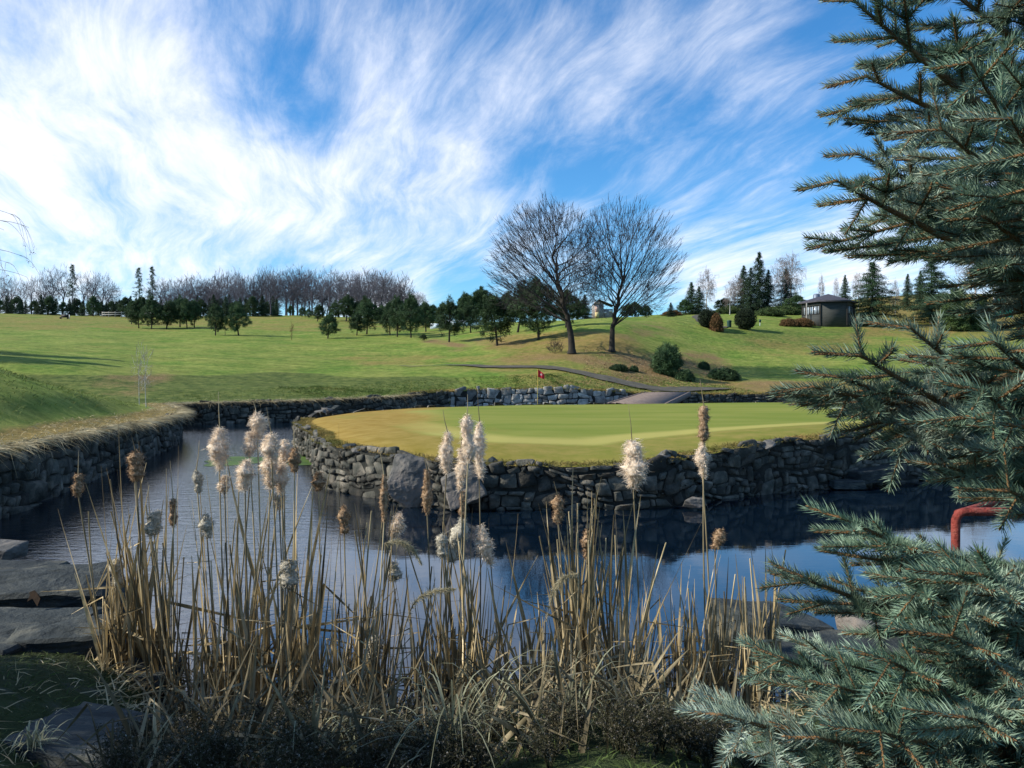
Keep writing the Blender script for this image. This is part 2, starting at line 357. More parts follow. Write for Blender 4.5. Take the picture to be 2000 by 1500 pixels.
# ------------------------------------------------------------------ ground materials
def ground_mat(name, kind):
    m = bpy.data.materials.new(name); m.use_nodes = True; t = NT(m.node_tree); bs = t.n['Principled BSDF']
    g = t.new('ShaderNodeNewGeometry'); P = g.outputs['Position']
    za = t.new('ShaderNodeAttribute'); za.attribute_name = 'zone'
    r, gg, b = t.sep(za.outputs[1])
    nA = t.noise(P, .22, 5, .6); nB = t.noise(P, 1.7, 5, .65); nC = t.noise(P, 9, 4, .7)
    nm = t.math('ADD', t.math('MULTIPLY', nA, .55), t.math('ADD', t.math('MULTIPLY', nB, .28), t.math('MULTIPLY', nC, .17)))
    if kind == 'green':
        ps = t.vmath('MULTIPLY', P, (.35, 1.2, 1)); nS = t.noise(ps, .5, 4, .55)
        c = t.mix(t.maprange(nS, .38, .62), (.150, .190, .028, 1), (.210, .225, .045, 1))
        c = t.mix(t.maprange(t.math('ADD', r, t.math('MULTIPLY', t.math('SUBTRACT', nA, .5), .9)), .3, .85), c, (.34, .31, .085, 1))
        fr = t.mix(t.maprange(nB, .35, .65), (.235, .150, .026, 1), (.31, .22, .055, 1))
        fg = t.mix(t.maprange(nB, .35, .65), (.15, .165, .025, 1), (.24, .20, .05, 1))
        fr = t.mix(b, fg, fr)
        c = t.mix(t.maprange(t.math('ADD', gg, t.math('MULTIPLY', t.math('SUBTRACT', nm, .5), 2.6)), .25, .75), c, fr)
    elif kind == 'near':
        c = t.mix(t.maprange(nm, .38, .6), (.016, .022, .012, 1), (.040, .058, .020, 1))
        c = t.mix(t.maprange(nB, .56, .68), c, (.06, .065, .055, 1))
    else:
        lush = t.mix(t.maprange(nm, .38, .58), (.095, .175, .024, 1), (.215, .240, .055, 1))
        roughg = t.mix(t.maprange(nB, .3, .7), (.045, .085, .016, 1), (.140, .155, .042, 1))
        lush = t.mix(t.maprange(t.math('ADD', b, t.math('MULTIPLY', t.math('SUBTRACT', nA, .5), .6)), .3, .7), lush, roughg)
        v1 = t.maprange(nB, .35, .65, .80, 1.18); v2 = t.maprange(t.noise(t.vmath('MULTIPLY', P, (.5, 2.2, 1)), .35, 5, .65), .35, .65, .84, 1.16); vv_ = t.math('MULTIPLY', v1, v2)
        lush = t.mix(1.0, lush, t.comb(vv_, vv_, vv_), 'MULTIPLY')
        straw = t.mix(t.maprange(nB, .32, .68), (.135, .115, .030, 1), (.30, .215, .075, 1))
        brown = t.mix(t.maprange(nC, .35, .65), (.09, .065, .026, 1), (.32, .22, .105, 1))
        c = t.mix(t.maprange(t.math('ADD', r, t.math('MULTIPLY', t.math('SUBTRACT', nm, .5), 2.2)), .25, .8), lush, straw)
        c = t.mix(t.maprange(t.math('ADD', gg, t.math('MULTIPLY', t.math('SUBTRACT', nm, .5), 2.0)), .35, .7), c, brown)
    t.link(c, bs.inputs['Base Color']); bs.inputs['Roughness'].default_value = .95; bs.inputs['Specular IOR Level'].default_value = .1
    bn = t.new('ShaderNodeBump'); bn.inputs['Strength'].default_value = .35 if kind == 'green' else .9; bn.inputs['Distance'].default_value = .03 if kind == 'green' else .12
    hgt = t.math('ADD', t.noise(P, 2.5, 6, .7), t.math('MULTIPLY', t.noise(P, 14, 4, .7), .5))
    t.link(hgt, bn.inputs['Height']); t.link(bn.outputs[0], bs.inputs['Normal'])
    return m
def grid_obj(name, V, nu, nv, m, zone=None):
    Fc = []
    i = np.arange(nu-1)[:, None]; j = np.arange(nv-1)[None, :]; a = (i*nv+j).ravel()
    Fc = np.stack([a, a+1, a+nv+1, a+nv], 1)
    mb = MB(); mb.add(V, Fc); o = mb.build(name, m, smooth=True)
    if zone is not None:
        at = o.data.attributes.new('zone', 'FLOAT_COLOR', 'POINT'); zc = np.concatenate([zone, np.ones((len(zone), 1))], 1)
        at.data.foreach_set('color', zc.astype(np.float32).ravel())
    tag(o, kind='structure'); return o
# outer ground: rays from the pond edge outwards
Cc = np.array([4., 30.])
ang = np.unwrap(np.arctan2(E2[:, 0]-Cc[0], E2[:, 1]-Cc[1]))
rays = []
wgt = np.where((ang > -1.15) & (ang < .95), 1.0, .25)
cs = np.concatenate([[0], np.cumsum((np.diff(ang).clip(1e-5))*(wgt[1:])*1.0 + np.linalg.norm(np.diff(E2, axis=0), axis=1)*.012)])
samp = np.interp(np.linspace(0, cs[-1], 640), cs, np.arange(len(edge)))
eP = np.stack([np.interp(samp, np.arange(len(edge)), edge[:, k]) for k in range(3)], 1)
dirs = norm(eP[:, :2]-Cc)
tt = np.concatenate([[0], np.cumsum(np.geomspace(.12, 9, 210))]); tt = tt/tt[-1]*560; tt = np.concatenate([[0], tt])
XX = eP[:, None, 0]+dirs[:, None, 0]*tt[None]; YY = eP[:, None, 1]+dirs[:, None, 1]*tt[None]
ZZ = H(XX.ravel(), YY.ravel())
VV = np.stack([XX.ravel(), YY.ravel(), ZZ], 1)
VV[::len(tt), 0] += dirs[:, 0]*.25; VV[::len(tt), 1] += dirs[:, 1]*.25; VV[::len(tt), 2] = -1.4          # skirt down behind the retaining walls
yy = np.maximum(VV[:, 1], 1.); PX = CX+F*VV[:, 0]/yy; PYv = HY+F*(CAMZ-VV[:, 2])/yy
zn1 = np.array([noise.noise(Vector((a*.09, b*.09, 1))) for a, b in VV[:, :2]]); zn2 = np.array([noise.noise(Vector((a*.11, b*.11, 7))) for a, b in VV[:, :2]])
PX0, PY0 = PX, PYv
PX = PX+zn1*90; PYv = PYv+zn2*9
def box(px0, px1, py0, py1, sx=30, sy=8):
    sx *= 2.2; sy *= 1.6
    f = smooth01((PX-px0)/sx+.5)*smooth01((px1-PX)/sx+.5)*smooth01((PYv-py0)/sy+.5)*smooth01((py1-PYv)/sy+.5)
    return f*(VV[:, 1] > 30)
de, ix = dist_edge(VV[:, 0], VV[:, 1])
dry = np.zeros(len(VV)); brn = dry.copy(); rgh = dry.copy()
dry = np.maximum(dry, .55*box(950, 1330, 700, 770, 60, 14)); dry = np.maximum(dry, .75*box(960, 1250, 645, 715, 50, 20))
dry = np.maximum(dry, .5*box(-400, 560, 612, 645, 60, 8)); dry = np.maximum(dry, .45*box(430, 900, 600, 650, 60, 10)); dry = np.maximum(dry, .45*box(640, 960, 690, 716, 60, 8))
dry = np.maximum(dry, .75*box(1340, 2400, 742, 790, 60, 8)); dry = np.maximum(dry, .35*box(1400, 2400, 655, 700, 80, 20))
dry = np.maximum(dry, .6*box(1330, 1560, 570, 612, 40, 10)); dry = np.maximum(dry, .7*box(1640, 2400, 560, 660, 60, 10))
dry = np.maximum(dry, (VV[:, 0] < -5)*(VV[:, 1] < 44)*(1-smooth01((de-.7)/.7))*1.0)
brn = np.maximum(brn, .66*box(1150, 1420, 684, 752, 40, 14)); brn = np.maximum(brn, .42*box(940, 1180, 660, 715, 50, 14))
brn = np.maximum(brn, .5*box(1200, 1330, 625, 660, 50, 12)); brn = np.maximum(brn, .55*box(850, 930, 660, 690, 30, 8))
brn = np.maximum(brn, .5*box(150, 330, 728, 775, 40, 10)*(VV[:, 1] > 36)); brn = np.maximum(brn, .45*box(1000, 1220, 735, 765, 60, 8)); brn = np.maximum(brn, .45*box(1400, 1620, 735, 765, 60, 8))
rgh = np.maximum(rgh, .9*box(-400, 900, 733, 800, 60, 5)*(VV[:, 1] > 42)); rgh = np.maximum(rgh, .5*box(1180, 1260, 620, 680, 60, 15))
rgh = np.maximum(rgh, .55*box(1400, 1750, 640, 690, 60, 15))
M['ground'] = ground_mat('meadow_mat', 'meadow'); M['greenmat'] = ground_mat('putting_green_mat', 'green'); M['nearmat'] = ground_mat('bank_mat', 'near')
ground = grid_obj('ground', VV, len(eP), len(tt), M['ground'], np.stack([dry, brn, rgh], 1))

# near bank under the photographer
def shore(x):
    return 6.35+.35*np.sin(x*1.3+1)+.25*np.sin(x*3.1)+np.where(x > 1.6, np.minimum((x-1.6)*.55, 1.6), 0)+np.where(x < -2.4, np.minimum((-x-2.4)*.75, 7), 0)
def Hn(x, y):
    x = np.atleast_1d(np.asarray(x, float)); y = np.atleast_1d(np.asarray(y, float))
    k = shore(x)-y
    z = np.where(k > 0, .27*k+.06*smooth01(k/.3), .5*k)
    z = np.minimum(z, 1.12); z = np.maximum(z, -1.2)
    nz = np.array([noise.noise(Vector((a*1.1, b*1.1, 0)))*.05+noise.noise(Vector((a*4, b*4, 5.)))*.025 for a, b in zip(x, y)])
    return z+nz
gx = np.linspace(-30, 34, 260); gy = np.concatenate([np.linspace(-25, 1.5, 25), np.linspace(1.7, 16, 150)])
X, Y = np.meshgrid(gx, gy, indexing='ij'); Zn = Hn(X.ravel(), Y.ravel())
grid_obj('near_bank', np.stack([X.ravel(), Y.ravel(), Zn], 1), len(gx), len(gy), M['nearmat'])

# water
wm = bpy.data.materials.new('water_mat'); wm.use_nodes = True; t = NT(wm.node_tree); bs = t.n['Principled BSDF']
bs.inputs['Base Color'].default_value = (.002, .007, .015, 1); bs.inputs['Roughness'].default_value = .015; bs.inputs['IOR'].default_value = 1.85
bs.inputs['Specular IOR Level'].default_value = .6
g = t.new('ShaderNodeNewGeometry'); P = g.outputs['Position']
x_, y_, z_ = t.sep(P)
calm = t.maprange(x_, -5, -1.5, .40, .022, True)
h1 = t.noise(t.vmath('MULTIPLY', P, (1.4, 3.2, 1)), 1.8, 4, .6, .4); h2 = t.noise(t.vmath('MULTIPLY', P, (2.0, 3.0, 1)), 7, 3, .6)
hh = t.math('MULTIPLY', t.math('ADD', h1, t.math('MULTIPLY', h2, .25)), calm)
bn = t.new('ShaderNodeBump'); bn.inputs['Strength'].default_value = 1; bn.inputs['Distance'].default_value = .035
t.link(hh, bn.inputs['Height']); t.link(bn.outputs[0], bs.inputs['Normal'])
mb = MB(); mb.add([(-32, 1, 0), (46, 1, 0), (46, 66, 0), (-32, 66, 0)], [[0, 1, 2, 3]]); wo = mb.build('water', wm); tag(wo, kind='structure')
mb = MB(); mb.add([(-600, -600, -1.3), (600, -600, -1.3), (600, 800, -1.3), (-600, 800, -1.3)], [[0, 1, 2, 3]]); wo = mb.build('pond_bed_light_block', M['mortar']); tag(wo, kind='structure')  # bed sheet widened far past the pond to block light from below

# island
ISL = [(-9.2, 35.1, .88), (-8.4, 31, .92), (-7.2, 27.5, .95), (-6.0, 24.3, .98), (-5.2, 21.2, 1.02), (-4.4, 19.2, 1.08), (-2.85, 17.5, 1.05), (-2.1, 16.8, 1.0), (-1.3, 16.2, 1.0), (-.2, 16.1, .95), (1.05, 16.2, .92), (2.56, 16.2, .96),
       (3.5, 16.6, 1.02), (4.4, 17.4, 1.08), (5.1, 17.9, 1.15), (7.2, 19.0, 1.26), (9.2, 20, 1.32), (11.5, 21.2, 1.34), (16, 23.5, 1.3), (22, 28, 1.25), (25, 36, 1.2), (23, 45, 1.1), (17, 47.5, 1.1), (10, 46, 1.1), (5.8, 45, 1.1), (0, 43.5, 1.1), (-3.2, 41.6, 1.08), (-6, 40, 1.05), (-8.2, 38.2, .95), (-9.2, 35.1, .88)]
isl = catmull(ISL, 420)
ic = np.array([4.5, 31.0, 1.12])
rr = np.concatenate([np.linspace(1, .8, 26), np.linspace(.785, 0.0, 40)])
rr = rr[:, None, None]; inner = isl[None, :, :].copy()
Vg = ic[None, None]+(inner-ic)*rr; k = smooth01((1-rr[..., 0])/.55)
Vg[..., 2] = isl[None, :, 2]*(1-k)+ic[2]*k
Vg = Vg.reshape(-1, 3); di, _ = dist_edge(Vg[:, 0], Vg[:, 1], isl[:, :2])
Vg[:, 2] += np.array([noise.noise(Vector((a*.12, b*.12, 1.)))*.06 for a, b in Vg[:, :2]])*smooth01(di/3) - .10*(1-smooth01(di/1.2)) + .10*smooth01(di/2.2)
nearside = smooth01((34-Vg[:, 1])/8)
fringe = 1-smooth01((di-1.1-.9*nearside)/1.2)
left = smooth01((2.5-Vg[:, 0])/8)
fringe = np.maximum(fringe, .72*(1-smooth01((di-3.8)/2.5))*smooth01((0.5-Vg[:, 0])/5))
lt = np.exp(-((di-3.2)/.9)**2)*nearside
lt = np.maximum(lt, .75*smooth01((-1.0-Vg[:, 0])/4)*smooth01((di-2)/2))
green = grid_obj('putting_green', Vg, len(rr), 420, M['greenmat'], np.stack([lt, fringe, left], 1))

# ------------------------------------------------------------------ stone walls
def stone_wall(path, zb, out_sign, name, label, cat, hmean=.26, wmean=.42, proud=.09, mat='stone', jag=.10):
    path = np.asarray(path); seg = np.linalg.norm(np.diff(path[:, :2], axis=0), axis=1); S = np.concatenate([[0], np.cumsum(seg)])
    def at(s, z, dep):
        x = np.interp(s, S, path[:, 0]); y = np.interp(s, S, path[:, 1]); e = .25
        tx = np.interp(s+e, S, path[:, 0])-np.interp(s-e, S, path[:, 0]); ty = np.interp(s+e, S, path[:, 1])-np.interp(s-e, S, path[:, 1])
        l = np.hypot(tx, ty)+1e-9; nx = ty/l*out_sign; ny = -tx/l*out_sign
        return np.stack([x+nx*dep, y+ny*dep, z], -1)
    root = empty(name, (float(path[0, 0]), float(path[0, 1]), 0)); tag(root, label, cat)
    off = np.array(root.location)
    mbk = MB(); ss = np.arange(0, S[-1], .5); zt = np.interp(ss, S, path[:, 2])
    a = at(ss, zt-.06, .012); b = at(ss, np.full(len(ss), zb), .012); n = len(ss)
    idx = np.arange(n-1); mbk.add(np.concatenate([a, b]), np.stack([idx, idx+1, n+idx+1, n+idx], 1))
    mbk.build('wall_core', M['mortar'], root, loc=None).location = (-off[0], -off[1], -off[2])
    mb = MB(); rg = np.random.default_rng(int(abs(path[0, 0]*100))+5)
    # rows in a normalised height 0..1, some stones span two rows
    Hm = float(np.mean(path[:, 2])-zb); rows = max(3, int(round(Hm/hmean)))
    cuts = np.linspace(0, 1, rows+1); cuts[1:-1] += rg.uniform(-.25, .25, rows-1)/rows; used = {}
    nb = int(S[-1]/.08)+2; taken = np.zeros((rows+1, nb), bool)
    for r in range(rows):
        s = 0.
        while s < S[-1]-.1:
            wd = wmean*rg.uniform(.45, 1.8); span = 1
            if rg.random() < .16 and r < rows-1: span = 2; wd *= 1.25
            k0 = int(s/.08)
            if taken[r, k0]: s += .08; continue
            k1 = min(int((s+wd)/.08), nb-1)
            blk = np.where(taken[r, k0:k1])[0]
            if len(blk): wd = blk[0]*.08; k1 = k0+blk[0]
            if wd < .1: s += max(wd, .08); continue
            taken[r:r+span, k0:k1] = True
            zt = np.interp(s+wd/2, S, path[:, 2]); hh = zt-zb
            j0 = .25*(np.sin(s*1.7+r)+rg.normal()*.5)/rows*.35; 
            z0 = zb+hh*cuts[r]; z1 = zb+hh*cuts[min(r+span, rows)]
            if r+span >= rows: z1 += rg.uniform(-.02, jag)
            wob = .04*math.sin(s*1.1+r*1.3)
            gap = .006+rg.uniform(0, .012)
            cx_, cz = s+wd/2, (z0+z1)/2+wob; hw, hz_ = wd/2-gap, (z1-z0)/2-gap
            nn = 8; c1 = rg.uniform(.04, .42, 4); c2 = rg.uniform(.04, .45, 4); e_ = rg.uniform(-.03, .07, 8)
            ox = np.array([1, 1-c1[0], -1+c1[1], -1, -1, -1+c1[2], 1-c1[3], 1])*(1-e_)*hw; oz = np.array([1-c2[0], 1, 1, 1-c2[1], -1+c2[2], -1, -1, -1+c2[3]])*(1-np.roll(e_, 3))*hz_
            dep = proud*rg.uniform(.45, 1.5); tilt = rg.normal(0, .15, 2)
            ring = []
            for sc, dp in ((1.0, -.05), (1.0, dep*.62), (.84, dep)):
                us, uz = cx_+ox*sc, cz+oz*sc; uz = uz+.075*np.sin(us*1.9+uz*2+1)+.05*np.sin(us*4.3+uz*5)
                ring.append(at(us+.05*np.sin(uz*7+us*1.3), uz, dp+(tilt[0]*ox+tilt[1]*oz)*(1 if dp == dep else .5)+rg.normal(0, .006, nn)*(dp > 0)))
            cpt = at(np.array([cx_]), np.array([cz]), np.array([dep*1.04]))
            V = np.concatenate(ring+[cpt]); Fc = []
            for q in range(2):
                for k in range(nn): Fc.append([q*nn+k, q*nn+(k+1) % nn, (q+1)*nn+(k+1) % nn, (q+1)*nn+k])
            rv = float(np.clip(rg.normal(.5, .24), 0, 1)); s_n = mb.n
            mb.add(V, Fc, rv); mb.order.append(np.array([[2*nn+k, 2*nn+(k+1) % nn, 3*nn] for k in range(nn)])+s_n)
            s += wd
    o = mb.build('stonework', M[mat], root); o.location = (-off[0], -off[1], -off[2])
    return root
idx_ = lambda x, y: int(np.argmin(np.hypot(edge[:, 0]-x, edge[:, 1]-y)))
ic_, ia, ib, ie = idx_(-18.9, 44), idx_(-4.2, 54.0), idx_(8.2, 56.6), idx_(36, 56)
print('EDGE', ic_, ia, ib, ie)
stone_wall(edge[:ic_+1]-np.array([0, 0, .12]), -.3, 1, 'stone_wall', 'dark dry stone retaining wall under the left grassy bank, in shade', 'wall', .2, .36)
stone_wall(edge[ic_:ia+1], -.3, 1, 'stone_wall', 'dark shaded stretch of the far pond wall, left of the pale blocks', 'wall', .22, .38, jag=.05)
M['sunlit_palestone'] = nmat('sunlit_pale_block_mat', [(.13, .135, .13), (.28, .27, .245), (.42, .40, .35)], 3.0, .85, .8, 14, attr=.55, spec=.3)  # paler stone; sunlight on this stretch is also put into the colour
stone_wall(edge[ia:ib+1], -.3, 1, 'stone_wall', 'pale grey block wall with sunlight in its colour, behind the flag, between the dark wall and the bridge', 'wall', .32, .5, jag=.22, mat='sunlit_palestone')
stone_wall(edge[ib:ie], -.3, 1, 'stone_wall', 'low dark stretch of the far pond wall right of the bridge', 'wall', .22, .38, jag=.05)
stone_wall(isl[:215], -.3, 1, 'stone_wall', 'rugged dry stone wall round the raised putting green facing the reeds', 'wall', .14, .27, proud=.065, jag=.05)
stone_wall(isl[214:], -.3, 1, 'stone_wall', 'dry stone wall on the hidden far side of the putting green', 'wall', .3, .5)

# ------------------------------------------------------------------ rocks
def rock_mesh(name, size, seed, m, rot=0, n=26, rgh_=.05, sub=3, flat=3.0):
    rg = np.random.default_rng(seed); import bmesh
    bm = bmesh.new()
    if flat >= 5:
        for cx_ in (-1, 1):
            for cy_ in (-1, 1):
                for cz_ in (-1, 1): bm.verts.new(Vector((cx_*size[0]/2*rg.uniform(.84, 1.03), cy_*size[1]/2*rg.uniform(.84, 1.03), cz_*size[2]/2*rg.uniform(.8, 1.03))))
        n = n//5
    for _ in range(n):
        v = rg.normal(size=3); v = v/ (np.abs(v)**flat).sum()**(1/flat)
        v *= rg.uniform(.86, 1.05)
        bm.verts.new(Vector((v[0]*size[0]/2, v[1]*size[1]/2, v[2]*size[2]/2)))
    bmesh.ops.convex_hull(bm, input=bm.verts)
    for v in [v for v in bm.verts if not v.link_faces]: bm.verts.remove(v)
    bmesh.ops.bevel(bm, geom=bm.edges[:]+bm.verts[:], offset=min(size)*.05, segments=1, affect='EDGES')
    bmesh.ops.triangulate(bm, faces=bm.faces)
    for _ in range(sub):
        es = [e for e in bm.edges if e.calc_length() > max(size)*.055]
        if not es: break
        bmesh.ops.subdivide_edges(bm, edges=es, cuts=1); bmesh.ops.triangulate(bm, faces=bm.faces)
    for v in bm.verts:
        p = v.co*3.0+Vector((seed, 0, 0)); q = noise.noise_vector(p); q2 = noise.noise_vector(p*3.5)
        lay = math.sin(v.co.z/size[2]*22+noise.noise(v.co*2)*3)*.18
        r_ = Vector((v.co.x, v.co.y, 0)); r_ = r_.normalized() if r_.length > 1e-4 else r_
        v.co += (q*.6+q2*.5)*rgh_*1.5*min(size)+r_*lay*1.6*rgh_*min(size)
    me = bpy.data.meshes.new(name); bm.to_mesh(me); bm.free(); me.materials.append(m)
    return me
def rock(loc, size, seed, label, m='slab', rot=(0, 0, 0), name='rock', group=None, **kw):
    o = bpy.data.objects.new(name, rock_mesh(name, size, seed, M[m], **kw)); COL.objects.link(o); o.location = loc; o.rotation_euler = rot
    tag(o, label, 'rock', group); return o
def at(px, py, d): return Vector(((px-CX)/F*d, d, CAMZ+(HY-py)/F*d))
R_ = math.radians
rock(at(60, 1165, 8.6)-Vector((.35, 0, .12)), (2.5, .95, .60), 11, 'dark blue-grey stone slab at the left edge with a dead leaf on it', rot=(R_(8), R_(-3), R_(6)), flat=6, n=40)
rock(at(30, 1250, 7.6)-Vector((.5, 0, .1)), (2.3, .85, .56), 12, 'mossy stone slab below the dark slab at the left edge', 'slab', rot=(R_(6), R_(2), R_(4)), flat=6, n=40)
rock(at(125, 1285, 7.1), (.9, .5, .56), 13, 'blocky dark stone with a pale left edge by the reeds', rot=(R_(4), R_(-6), R_(10)), flat=7, n=40)
rock(at(25, 1125, 9.6)-Vector((.5, 0, .05)), (1.9, .8, .36), 14, 'flat stone block above the dark slab at the left edge', rot=(0, R_(3), R_(8)), flat=7, n=40)
rock(at(70, 1142, 9.1)-Vector((.5, 0, .06)), (1.9, .6, .22), 15, 'thin dark stone layer between two slabs at the left edge', rot=(0, R_(-3), R_(3)), flat=6, n=30)
rock(at(5, 1075, 10.6)-Vector((.2, 0, 0)), (.8, .6, .2), 16, 'small flat grey stone, topmost of the left rock stack', 'palerock', rot=(0, R_(4), 0), flat=6)
rock(at(-60, 1300, 7.0), (1.2, .8, .5), 26, 'dark stone cut by the left edge of the picture', flat=6)
rock(at(260, 1310, 6.9)-Vector((0, 0, .05)), (.8, .5, .18), 17, 'low flat grey stone lying among the broken reeds', 'slab', flat=5)
rock(at(230, 1450, 5.0)-Vector((0, 0, .12)), (2.3, 1.1, .35), 18, 'broad dark rock in the grass at the bottom left', 'slab', rot=(R_(-12), R_(3), R_(-14)), flat=5, n=40)
rock(at(1505, 1228, 8.3)-Vector((.0, 0, .03)), (1.0, .9, .42), 19, 'grey-green boulder in the water right of the reeds', 'slab', rot=(R_(3), R_(8), R_(20)), flat=5)
rock(at(1650, 1262, 7.6)-Vector((0, 0, .10)), (1.7, 1.0, .22), 20, 'wide flat grey stone under the blue spruce branches', 'slab', rot=(R_(2), R_(2), R_(-8)), flat=6, n=36)
rock(at(1770, 1200, 8.3)-Vector((0, 0, .08)), (1.3, .7, .24), 21, 'pale flat stone at the water edge left of the red rail', 'palerock', rot=(R_(3), R_(-4), R_(10)), flat=5)
rock(at(1900, 1235, 7.9)-Vector((0, 0, .22)), (1.5, 1.3, .35), 27, 'grey stone slab carrying the red pipe rail', 'slab', flat=6)
rock(at(1690, 1310, 7.2)-Vector((0, 0, .13)), (1.6, 1.0, .24), 22, 'brownish flat stone half hidden by spruce needles', 'palerock', rot=(R_(-3), R_(3), R_(12)), flat=6)
rock(at(808, 938, 16.55), (1.15, .55, 1.12), 23, 'large smooth grey boulder set in the putting green wall', 'palerock', rot=(R_(-8), R_(14), R_(6)), flat=4, n=34)
rock(at(905, 950, 16.0), (.8, .5, .7), 28, 'leaning grey boulder in the wall behind the cattail heads', 'palerock', rot=(R_(-5), R_(-24), 0), flat=5)
rock(at(1700, 925, 19.7), (1.5, .9, .34), 24, 'flat dark ledge stone at the foot of the wall on the right', 'slab', rot=(0, R_(-4), R_(20)), flat=5)
rock(at(1650, 945, 19.2), (.8, .6, .22), 29, 'small ledge stone at the waterline below the wall', 'slab', flat=5)
rock(at(1355, 982, 16.1), (.5, .4, .22), 25, 'single pale stone in the water at the wall foot', 'palerock', flat=4)
# loose coping stones on top of the island wall
g_ = 'loose stones on top of the putting green wall'
for k, (px, py, d, s_) in enumerate([(683, 872, 18.6, .3), (705, 880, 18.2, .36), (740, 893, 17.6, .26), (772, 888, 17.2, .24), (862, 897, 16.5, .3), (1300, 888, 16.5, .3), (1420, 880, 17.6, .26), (1500, 868, 18.2, .34), (1480, 880, 18.1, .24), (1610, 856, 19.2, .32), (1560, 866, 18.7, .28), (640, 800, 39, .6), (655, 797, 40, .5), (625, 806, 38, .6), (960, 902, 16.3, .28), (1010, 905, 16.2, .24)]):
    rock(at(px, py, d), (s_*1.3, s_, s_*.6), 40+k, 'small loose stone lying on the rim of the putting green wall', 'palerock' if k % 2 else 'slab', rot=(0, R_(random.uniform(-20, 20)), random.random()*3), group=g_, sub=1, n=16)
# dead leaf on slab
mb = MB(); lp = at(62, 1176, 7.93); V = []; 
for (a, b_) in [(0, 0), (.04, .08), (.02, .15), (.1, .2), (.2, .13), (.26, .02), (.22, -.1), (.18, -.02), (.1, .05)]: V.append(((a-.12)*.5, b_*.15, b_*.5+.02*math.sin(a*30)))
mb.add(V+[(x, y+.012, z) for x, y, z in V], [list(range(9))], .5); mb.order.append(np.array([list(range(17, 8, -1))]))
o = mb.build('dead_leaf', M['deadleaf']); o.location = lp; tag(o, 'curled dark brown dead leaf stuck on the dark slab at the left', 'leaf')

# ------------------------------------------------------------------ path and bridge
def ribbon_on_ground(name, pts, width, m, lift=.05):
    pts = catmull([(p.x, p.y, p.z) for p in pts], 160); T = norm(np.gradient(pts[:, :2], axis=0)); N = np.stack([-T[:, 1], T[:, 0]], 1)
    wds = np.interp(np.linspace(0, 1, 160), np.linspace(0, 1, len(width)), width)
    cross = np.linspace(-.5, .5, 9); X = pts[:, None, 0]+N[:, None, 0]*cross*wds[:, None]; Y = pts[:, None, 1]+N[:, None, 1]*cross*wds[:, None]
    Z = H(X.ravel(), Y.ravel())+lift; Z[:] = Z
    return grid_obj(name, np.stack([X.ravel(), Y.ravel(), Z], 1), 160, 9, m)
pathpts = [hit(px, py) for px, py in [(780, 716), (860, 716), (950, 717), (1040, 719), (1110, 726), (1170, 737), (1225, 749), (1270, 758)]]+[Vector((11.9, 60.2, 0))]
ribbon_on_ground('path', pathpts, [.3, .7, 1.1, 1.4, 1.6, 1.8, 2.3, 3.4], M['asphalt'], .10)
ribbon_on_ground('path', [Vector((9.6, 61.0, 0)), Vector((11.8, 60.9, 0)), Vector((14.5, 62.8, 0)), Vector((17.5, 64.4, 0))], [1.5, 2.6, 2.2, 1.0], M['asphalt'], .13)
ribbon_on_ground('path', [hit(1330, 606, 100), hit(1352, 609), hit(1372, 625), hit(1395, 636), hit(1420, 640)], [2, 2.6, 3, 2], M['asphalt'], .1)
br = empty('footbridge', (9.2, 52, 0)); tag(br, 'low brownish bridge deck sloping from the path down to the putting green', 'bridge')
a0, a1 = np.array([7.1, 45.4]), np.array([11.4, 58.6]); dv = norm(a1-a0); nv = np.array([dv[1], -dv[0]])
def bar(mb, c0, c1, z0, z1, wd, th, n=10, arch=.15):
    V = []
    for i in range(n+1):
        t_ = i/n; c = c0*(1-t_)+c1*t_; z = z0*(1-t_)+z1*t_+arch*math.sin(math.pi*t_)
        for s_, dz_ in ((-.5, 0), (.5, 0), (.5, -th), (-.5, -th)): V.append((c[0]+nv[0]*wd*s_, c[1]+nv[1]*wd*s_, z+dz_))
    Fc = [[i*4+k, i*4+(k+1) % 4, (i+1)*4+(k+1) % 4, (i+1)*4+k] for i in range(n) for k in range(4)]+[[0, 3, 2, 1], [n*4, n*4+1, n*4+2, n*4+3]]
    mb.add(np.array(V)-np.array([9.2, 52, 0]), Fc)
mb = MB(); bar(mb, a0, a1, 1.16, 1.56, 3.2, .08, arch=0); mb.build('deck', M['deck'], br)
for s_ in (-1, 1):
    mb = MB(); bar(mb, a0+nv*s_*1.63, a1+nv*s_*1.63, 1.19, 1.59, .12, .34, arch=0); mb.build('side_beam', M['deck'], br)

# ------------------------------------------------------------------ trees
def fit(me_or_mb): pass
def grow_segs(targets, start, d0, trunk_r, f=.34, mom=.35, wig=.05, power=.46):
    segs = []; n0 = len(targets)
    st = [(np.array(start, float), targets, np.array(d0, float))]
    while st:
        p, T, dv = st.pop(); n = len(T); rp = trunk_r*(n/n0)**power
        if n == 1: segs.append((p, T[0], rp, rp*.5)); continue
        m = T.mean(0); L = np.linalg.norm(m-p); stp = norm(norm(m-p)+dv*mom)*L*f
        q = p+stp+RNG.normal(size=3)*L*f*wig*1.5
        segs.append((p, q, rp, rp*.86)); nd = norm(q-p)
        U = norm(T-q); C = U-U.mean(0); u, s, vt = np.linalg.svd(C, full_matrices=False)
        pr = C@vt[0]; o_ = np.argsort(pr); k = int(np.clip(round(n*RNG.uniform(.32, .68)), 1, n-1))
        st.append((q, T[o_[:k]], nd)); st.append((q, T[o_[k:]], nd))
    return segs
